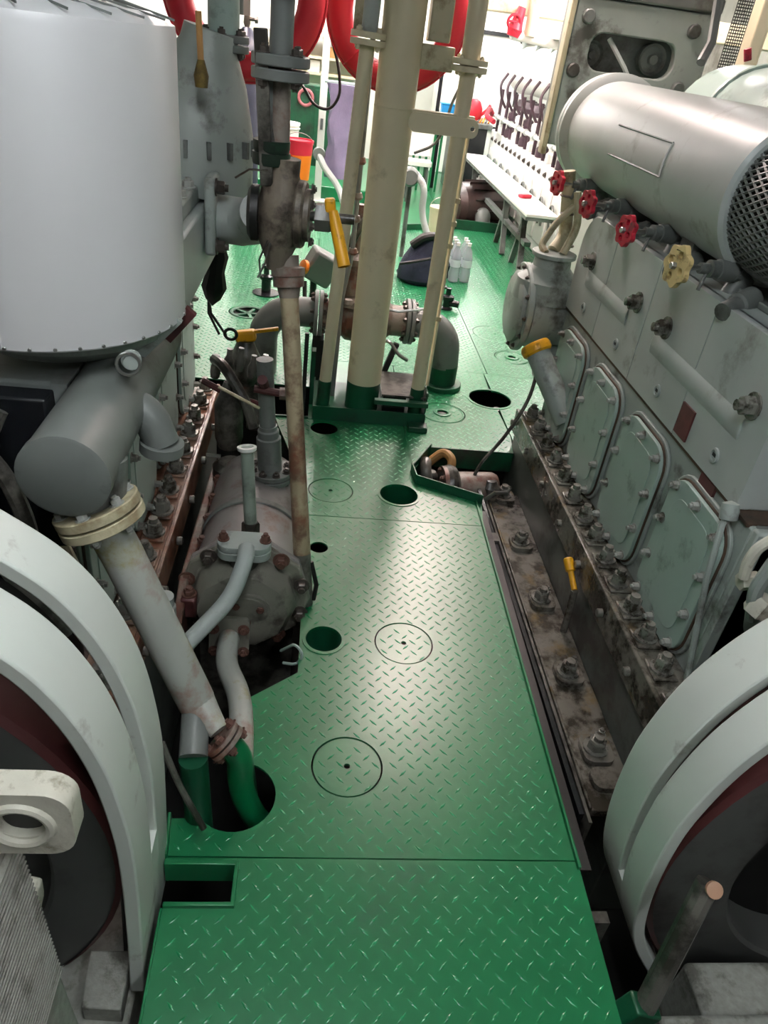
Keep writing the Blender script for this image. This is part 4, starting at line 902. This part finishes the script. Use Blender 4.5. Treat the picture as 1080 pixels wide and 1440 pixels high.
fs = [(j * n + i, j * n + (i + 1) % n, (j + 1) * n + (i + 1) % n, (j + 1) * n + i) for j in range(len(prof) - 1) for i in range(n)] + [tuple(range(n - 1, -1, -1)), tuple((len(prof) - 1) * n + i for i in range(n))]
part('bag_body', B().add(vs, fs), navy, BG)
part('flap', B().tube([(.75, 6.12, .3), (.86, 6.1, .40), (1.0, 6.15, .36), (1.02, 6.22, .28)], .035, 10, bend=.08), black, BG)
part('strap', B().tube([(.66, 6.02, .17), (.74, 5.98, .2), (.9, 6.0, .24)], .012, 8, bend=.05), black, BG)
SH1 = thing('hose_coupling', 'small dark valve fitting standing on the plates near the right post', 'valve', (1.0, 5.5, 0))
part('body', B().lathe([(.05, 0), (.05, .01), (.03, .02), (.03, .07), (.05, .075), (.05, .1), (.02, .11), (.02, .16)], (1.0, 5.5, 0), (0, 0, 1), 14), black_gloss, SH1)
part('side_outlet', B().cyl((1.0, 5.5, .05), (1.09, 5.47, .05), .026, n=12), black_gloss, SH1)
part('wheel', B().torus((.95, 5.52, .16), (0, 0, 1), .03, .008, 18, 6), black_gloss, SH1)
t = thing('deck_valve', 'small black deck valve rising from the hole in the far left plates', 'valve', (-.37, 5.45, 0))
part('collar', B().lathe([(.1, 0), (.1, .012), (.05, .015)], (-.37, 5.45, -.003), (0, 0, 1), 20), black_gloss, t)
part('stem', B().lathe([(.035, 0), (.035, .09), (.05, .1), (.05, .12), (.02, .13), (.02, .18), (.035, .18), (.035, .2)], (-.37, 5.45, .01), (0, 0, 1), 14), black_gloss, t)
HO = thing('grey_hose', 'grey flexible hose curving down from a junction to the plates', 'hose', (.72, 6.6, 0))
part('hose', B().tube([at(583, 243, y=6.9), at(597, 262, y=6.8), at(592, 300, y=6.8), at(600, 330, y=6.75), at(612, 350, y=6.7)], .03, 12, bend=.15), grey_block, HO)
part('junction', B().lathe([(.06, -.07), (.08, -.04), (.08, .04), (.06, .07)], at(576, 248, y=6.9), (0, 1, 0), 16), grey_dark, HO)
jp = at(576, 260, y=6.95)
part('stand', B().cyl((jp.x, 6.95, 0), jp, .02, n=8), grey_dark, HO)
t = thing('cream_pail', 'small cream pail on the plates just behind the right post', 'bucket', (1.3, 7.9, 0))
part('body', B().lathe([(.1, 0), (.12, .28), (.125, .28), (.125, .3)], (1.22, 7.9, 0), (0, 0, 1), 20), cream, t)
part('bail', B().torus((1.22, 7.9, .29), (0, 1, .4), .122, .004, 24, 6, a0=0, a1=math.pi), steel, t)
# bench plank on a trestle
PL = thing('white_bench', 'long white plank bench on a dark trestle frame before the white generator', 'bench', (1.85, 8.0, 0))
part('plank', B().box(1.70, 1.98, 6.35, 9.9, .57, .6), white_p, PL, bev=.006)
part('edge_angle', B().box(1.70, 1.98, 6.35, 9.9, .545, .569), grey_dark, PL)
for y in (6.9, 7.7, 9.65):
    for s in (-1, 1):
        part('leg', B().obox((1.84 + s * .02, y + s * .14, .28), (.05, .04, .6), Matrix.Rotation(s * .45, 3, 'X')), grey_dark, PL)
part('rail', B().box(1.80, 1.86, 6.6, 9.7, .28, .32), grey_dark, PL)
solo('red_cloth', B().obox((1.85, 7.1, .618), (.12, .07, .03), Matrix.Rotation(.5, 3, 'Z')), red_wheel, 'small red folded cloth lying on the white bench', 'cloth', bev=.01)
t = thing('jerry_can', 'white canister with a red diamond mark below the white bench', 'canister', (1.98, 10.2, 0))
part('can', B().box(1.85, 2.1, 9.5, 9.75, 0, .36), white_p, t, bev=.02); part('neck', B().cyl((1.92, 9.62, .36), (1.92, 9.62, .4), .04, n=14), white_p, t)
part('diamond_mark', B().prism([(-.05, 0), (0, -.06), (.05, 0), (0, .06)], (), .003, (1.97, 9.499, .2), (1, 0, 0), (0, 0, 1)), red_wheel, t)
MO = thing('electric_motor', 'dark brown round motor sunk in a green edged floor opening', 'motor', (1.75, 8.85, 0))
part('frame', B().lathe([(.05, -.32), (.2, -.3), (.25, -.24), (.26, .0), (.26, .3), (.2, .35)], (1.75, 8.85, .18), (.9, .35, 0), 32), brown_black, MO)
for k in range(14):
    a = k * math.pi / 7; u, v, d = basis((.9, .35, 0)); part('fin', B().obox(Vector((1.75, 8.85, .18)) + (u * math.cos(a) + v * math.sin(a)) * .265 + d * .05, (.4, .012, .03), Matrix((d, u * -math.sin(a) + v * math.cos(a), u * math.cos(a) + v * math.sin(a))).transposed()), brown_black, MO)
part('outlet', B().tube([(1.78, 8.66, .1), (1.8, 8.56, .16), (1.8, 8.5, .02)], .085, 16, bend=.08), grey_dark, MO)
part('pedestal', B().box(1.5, 2.0, 8.6, 9.1, -.3, -.05), grey_oily, MO)
# white generator engine
GE = thing('generator_engine', 'white overlit generator engine with fuel pumps and U handles beyond the bench', 'engine', (2.8, 9, 0))
part('lower_block', B().box(2.2, 3.4, 6.9, 10.9, 0, .82), white_p, GE, bev=.02)
part('upper_block', B().box(2.35, 3.4, 6.9, 10.9, .82, 1.1), white_p, GE, bev=.02)
for i in range(16): bolt((2.2, 7.1 + i * .24, .72), (-1, 0, 0), .022, .03, bolt_dark, GE)
for i in range(9):
    y = 7.15 + i * .42; o = part('access_door', B().box(2.175, 2.2, y - .17, y + .17, .12, .62), white_p, GE, bev=.02)
    part('u_handle', B().tube([(2.17, y - .06, .3), (2.14, y - .06, .5), (2.14, y, .56), (2.14, y + .06, .5), (2.17, y + .06, .3)], .014, 8, bend=.05), grey_dark, o)
mauve_dark = mat('dark mauve steel', '#4a3640', .4, var=.3, dirt='#1a1416', dam=.3)
for i in range(9):
    y = 7.05 + i * .42
    o = part('fuel_pump', B().lathe([(.07, 0), (.07, .08), (.05, .1), (.05, .2), (.06, .21), (.06, .26), (.03, .28)], (2.25, y, .82), (0, 0, 1), 14), mauve_dark if i % 2 else white_p, GE)
    part('fuel_line', B().tube([(2.25, y, 1.08), (2.16, y, 1.2), (2.12, y + .03, 1.36), (2.2, y + .05, 1.48)], .016, 8, bend=.06), mauve_dark, o)
    part('spindle', B().cyl((2.2, y + .16, .82), (2.2, y + .18, 1.3), .02, n=8), mauve_dark, o)
    part('head', B().lathe([(.12, 0), (.14, .05), (.12, .12)], (2.5, y, 1.1), (0, 0, 1), 14), mauve_dark, o)
part('control_shaft', B().cyl((2.14, 6.95, 1.0), (2.14, 10.9, 1.0), .02, n=10), white_p, GE)
for i in range(10): part('shaft_collar', B().lathe([(.03, 0), (.034, .02), (.03, .05)], (2.14, 7.1 + i * .4, 1.0), (0, 1, 0), 10), grey_block, GE)
part('red_lever', B().tube([(2.12, 10.6, 1.0), (2.05, 10.5, 1.08), (1.98, 10.3, 1.0), (2.05, 10.1, .96)], .03, 8, bend=.06), red_wheel, GE)
AD = thing('air_duct', 'white horizontal drum with a rimmed end above the generator fuel pumps', 'duct', (2.6, 9, 1.3))
part('drum', B().lathe([(.0, -.02), (.25, -.02), (.29, .0), (.29, .04), (.27, .06), (.27, 3.4)], (2.5, 10.6, 1.56), (0, -1, 0), 36), white_p, AD)
part('end_rim', B().torus((2.5, 10.6, 1.56), (0, 1, 0), .28, .02, 40, 8), white_p, AD)
for i in range(5): part('top_bracket', B().prism([(-.1, 0), (.1, 0), (0, -.14)], (), .03, (2.3, 10.4 - i * .7, 1.86), (0, 1, 0), (0, 0, 1)), grey_block, AD)
part('top_tray', B().box(2.2, 2.9, 7, 10.7, 1.86, 1.9), white_p, AD)
solo('cream_beam', B().box(1.2, 5.4, 8.6, 8.9, 2.02, 2.2), cream, 'cream overhead beam crossing above the white generator', 'beam', bev=.01)
t = thing('red_overhead_valve', 'red valve cluster on the white pipe above the generator', 'valve', (1.75, 9, 1.75))
vp = at(722, 30, y=8.5)
part('wheel', B().torus(vp, (0, 1, .3), .06, .014, 24, 8), red_wheel, t); part('spokes', B().cyl(vp - Vector((.06, 0, 0)), vp + Vector((.06, 0, 0)), .01, n=8).cyl(vp - Vector((0, 0, .06)), vp + Vector((0, 0, .06)), .01, n=8), red_wheel, t)
part('body', B().lathe([(.06, 0), (.08, .06), (.06, .12), (.04, .25)], vp + Vector((.02, .05, -.12)), (.2, 0, 1), 14), red_wheel, t)
part('pipe', B().cyl(vp + Vector((.02, .1, -.1)), vp + Vector((.9, .3, -.15)), .05, n=14), white_p, t)
part('post', B().cyl((vp.x + .2, 8.6, vp.z - .1), (vp.x + .22, 8.6, 3.2), .06, n=14), cream, t)
# workbench and bits at the far end
BN = thing('workbench', 'black fronted workbench at the far end behind the right post', 'workbench', (1.75, 10.5, 0))
part('cabinet', B().box(1.7, 2.15, 10.9, 11.5, 0, .8), black_gloss, BN, bev=.01); part('top', B().box(1.45, 2.2, 10.85, 11.55, .8, .86), grey_dark, BN, bev=.008)
part('leg', B().box(1.47, 1.52, 10.9, 10.95, 0, .8), black_gloss, BN)
c = (1.95, 11.1, .86)
t = thing('red_kettle', 'red rounded can standing on the far workbench', 'can', c); part('pot', B().lathe([(.09, 0), (.12, .05), (.12, .16), (.08, .24), (.03, .27)], c, (0, 0, 1), 18), ring_red, t); part('spout', B().tube([(2.05, 11.05, .95), (2.12, 11.02, 1.02), (2.15, 11.0, 1.08)], .02, 8), ring_red, t)
c = (1.6, 11.1, .86)
t = thing('blue_bin', 'bright blue box on the far workbench left end', 'box', c); part('tub', B().prism([(-.08, 0), (.08, 0), (.09, .16), (-.09, .16)], (), .16, (1.6, 11.2, .86), (1, 0, 0), (0, 0, 1)), blue, t, bev=.01); part('lip', B().box(1.5, 1.7, 11.03, 11.21, 1.02, 1.035), blue, t, bev=.004)
c = (2.08, 10.98, .86)
t = thing('tool_heap', 'yellow and grey hand tools piled on the workbench edge', 'tools', c)
for i in range(6): part('tool', B().tube([(1.95 + .04 * i, 10.92, .875), (2.02 + .03 * i, 11.1 - .02 * i, .885 + .012 * i)], .012, 6), (yellow, grey_dark, orange)[i % 3], t)
t = thing('white_locker', 'white panel locker with a black rounded frame behind the workbench', 'locker', (2.1, 12.5, 0))
part('carcass', B().box(1.6, 2.9, 12.4, 12.95, 0, 2.0), white_p, t, bev=.02)
part('dark_frame', B().prism(rrect(2.2, 1.3, 1.2, 1.25, .18), [rrect(2.2, 1.3, 1.1, 1.15, .15)], .03, (0, 12.4, 0), (1, 0, 0), (0, 0, 1)), black_gloss, t)
t = thing('green_railing', 'dark green slatted railing beside the far workbench', 'railing', (1.2, 10.6, 0))
for i in range(7): part('bar', B().box(.98 + i * .085, 1.01 + i * .085, 10.6, 10.63, 0, .7), green, t)
part('handrail', B().box(.94, 1.54, 10.59, 10.64, .7, .74), green, t, bev=.006)
t = thing('metal_stand', 'pale metal stand with a back panel beside the green railing', 'stand', (1.1, 9.7, 0))
part('shelf', B().prism(rrect(1.15, 9.8, .3, .3, .05), (), .05, (0, 0, .42)), white_p, t, bev=.01); part('back_panel', B().box(1.02, 1.3, 9.93, 9.97, .5, .85), white_p, t, bev=.015)
for sx in (-1, 1):
    for sy in (-1, 1): part('leg', B().cyl((1.15 + sx * .12, 9.8 + sy * .12, 0), (1.15 + sx * .1, 9.8 + sy * .1, .42), .014, n=8), grey_dark, t)
# raised platform, buckets and stores on the left
solo('raised_platform', B().box(-1.6, .9, 9.2, 10.6, .0, .15), green, 'low green raised platform carrying the orange bucket', 'platform', bev=.01)
BU = thing('paint_bucket', 'orange bucket with a crimson top band and red diamond', 'bucket', (-.32, 9.5, .15))
bx_, by_ = -.31, 9.5
part('pail', B().lathe([(.135, 0), (.155, .27)], (bx_, by_, .15), (0, 0, 1), 28), orange, BU)
part('top_band', B().lathe([(.155, .27), (.165, .4), (.172, .4), (.172, .425), (.155, .425), (.15, .3)], (bx_, by_, .15), (0, 0, 1), 28, caps=False), crimson, BU)
part('lid', B().lathe([(.16, 0), (.16, .012)], (bx_, by_, .55), (0, 0, 1), 28), crimson, BU)
part('diamond_mark', B().prism([(-.07, 0), (0, -.09), (.07, 0), (0, .09)], (), .004, (bx_ - .07, by_ - .143, .33), (.9, -.42, 0), (0, 0, 1)), ring_red, BU)
part('bail', B().torus((bx_, by_, .53), (0, 1, .9), .17, .004, 28, 6, a0=0, a1=math.pi), steel, BU)
t = thing('white_pail', 'stacked white pail behind the orange bucket', 'bucket', (-.48, 10.1, .15))
part('pail', B().lathe([(.14, 0), (.165, .5), (.175, .5), (.175, .53), (.17, .53)], (-.5, 10.1, .15), (0, 0, 1), 24), white_p, t); part('rim', B().torus((-.5, 10.1, .62), (0, 0, 1), .17, .008, 28, 6), white_p, t)
GC = thing('gas_cylinder', 'dark blue grey gas cylinder with a brass valve behind the left life ring', 'gas cylinder', (-.72, 7.5, 0))
part('vessel', B().lathe([(.1, 0), (.115, .02), (.115, 1.42), (.1, 1.52), (.05, 1.6), (.035, 1.62)], (-.73, 7.5, 0), (0, 0, 1), 28), mat('slate cylinder paint', '#2e3140', .35, var=.1), GC)
part('valve', B().lathe([(.02, 0), (.03, .03), (.025, .08), (.03, .1), (.03, .14)], (-.73, 7.5, 1.62), (0, 0, 1), 12), bolt_dark, GC)
part('outlet', B().cyl((-.73, 7.5, 1.68), (-.64, 7.48, 1.68), .014, n=8), bolt_dark, GC); part('outlet_nut', B().hexa((-.66, 7.485, 1.68), (1, -.1, 0), .03, .025), bolt_dark, GC)
t = thing('white_post', 'bright white stanchion standing behind the orange bucket', 'post', (-.03, 9.05, 0))
part('shaft', B().box(-.1, -.02, 9.05, 9.12, 0, 3.2), white_p, t, bev=.008); part('base_plate', B().box(-.15, .03, 9.0, 9.17, 0, .02), white_p, t)
part('switch_slot', B().box(-.075, -.045, 9.04, 9.052, .75, .86), grey_dark, t)
t = thing('hanging_coverall', 'mauve coverall hanging behind the left cream post', 'coverall', (.2, 8.6, .3))
vs = []; n = 18
for j in range(9):
    z = .35 + j * .11; wq = .16 + .02 * math.sin(j * 1.7)
    for i in range(n):
        a = 2 * math.pi * i / n; vs.append((.17 + wq * math.cos(a) * (1 + .12 * math.sin(4 * a + j)), 8.6 + .07 * math.sin(a) * (1 + .3 * math.sin(3 * a + j * .6)), z))
part('garment', B().add(vs, [(j * n + i, j * n + (i + 1) % n, (j + 1) * n + (i + 1) % n, (j + 1) * n + i) for j in range(8) for i in range(n)] + [tuple(range(n - 1, -1, -1)), tuple(8 * n + i for i in range(n))]), cloth_purple, t)
part('hanger_rail', B().cyl((-.05, 8.62, 1.24), (.9, 8.62, 1.24), .015, n=8), grey_green, t)
t = thing('switch_cabinet', 'dark green switch cabinet behind the buckets', 'cabinet', (-.25, 11, 0))
part('case', B().box(-.75, .35, 11, 11.4, 0, 1.05), green_dark, t, bev=.012)
part('door', B().box(-.72, -.22, 10.985, 11.0, .3, 1.0), green_dark, t, bev=.004); part('door', B().box(-.18, .32, 10.985, 11.0, .3, 1.0), green_dark, t, bev=.004)
part('red_fan', B().torus((-.3, 10.96, .9), (0, 1, 0), .09, .02, 24, 8), mat('dull pink red', '#b0646a', .5), t)
t = thing('store_shelf', 'cream shelf with stacked white cartons against the far wall', 'shelf', (-.3, 12.5, 0))
for z in (1.1, 1.3, 1.55): part('board', B().box(-1.2, .5, 12.4, 12.9, z, z + .03), cream, t)
for x in (-1.2, .47): part('upright', B().box(x, x + .03, 12.4, 12.9, 0, 1.8), cream, t)
for i in range(6):
    z = (1.13, 1.33, 1.58)[i % 3]; x = -1.0 + i * .22
    solo('carton', B().box(x, x + .18, 12.5, 12.8, z, z + .13 + .02 * (i % 2)), (white_p, wood, cream)[i % 3], ['white carton leftmost on the lowest far shelf', 'brown carton leftmost on the middle far shelf', 'cream carton leftmost on the top far shelf', 'white carton rightmost on the lowest far shelf', 'brown carton rightmost on the middle far shelf', 'cream carton rightmost on the top far shelf'][i], 'carton', 'cartons on the far shelf', bev=.006)
t = thing('bent_lever', 'grey bent lever pipe leaning right of the orange bucket', 'lever', (-.05, 8.4, 0))
part('arm', B().tube([at(448, 218, y=8.6), at(455, 235, y=8.5), at(475, 262, y=8.4), at(482, 285, y=8.3)], .035, 10, bend=.1), grey_block, t)
part('pivot', B().lathe([(.06, -.03), (.07, 0), (.06, .03)], at(448, 216, y=8.6), (0, 1, 0), 16), grey_dark, t)
lp = at(484, 290, y=8.3)
part('stand', B().cyl((lp.x, 8.3, 0), (lp.x, 8.3, lp.z + .03), .03, n=10), grey_dark, t)
solo('hanging_cable', B().tube([at(455, -10, y=4.6), at(462, 40, y=4.6), at(476, 95, y=4.6), at(478, 135, y=4.6), at(462, 156, y=4.6), at(440, 148, y=4.6), at(428, 125, y=4.6), at(418, 112, y=4.6)], .008, 8, bend=.06), black, 'black cable looping down beside the left life ring', 'cable')
solo('hanging_cable', B().tube([at(655, 105, y=3.5), at(632, 150, y=3.56), at(626, 180, y=3.6), at(610, 205, y=3.6), at(582, 215, y=3.56)], .006, 8, bend=.06), grey_dark, 'thin grey cable drooping right of the thick column', 'cable')
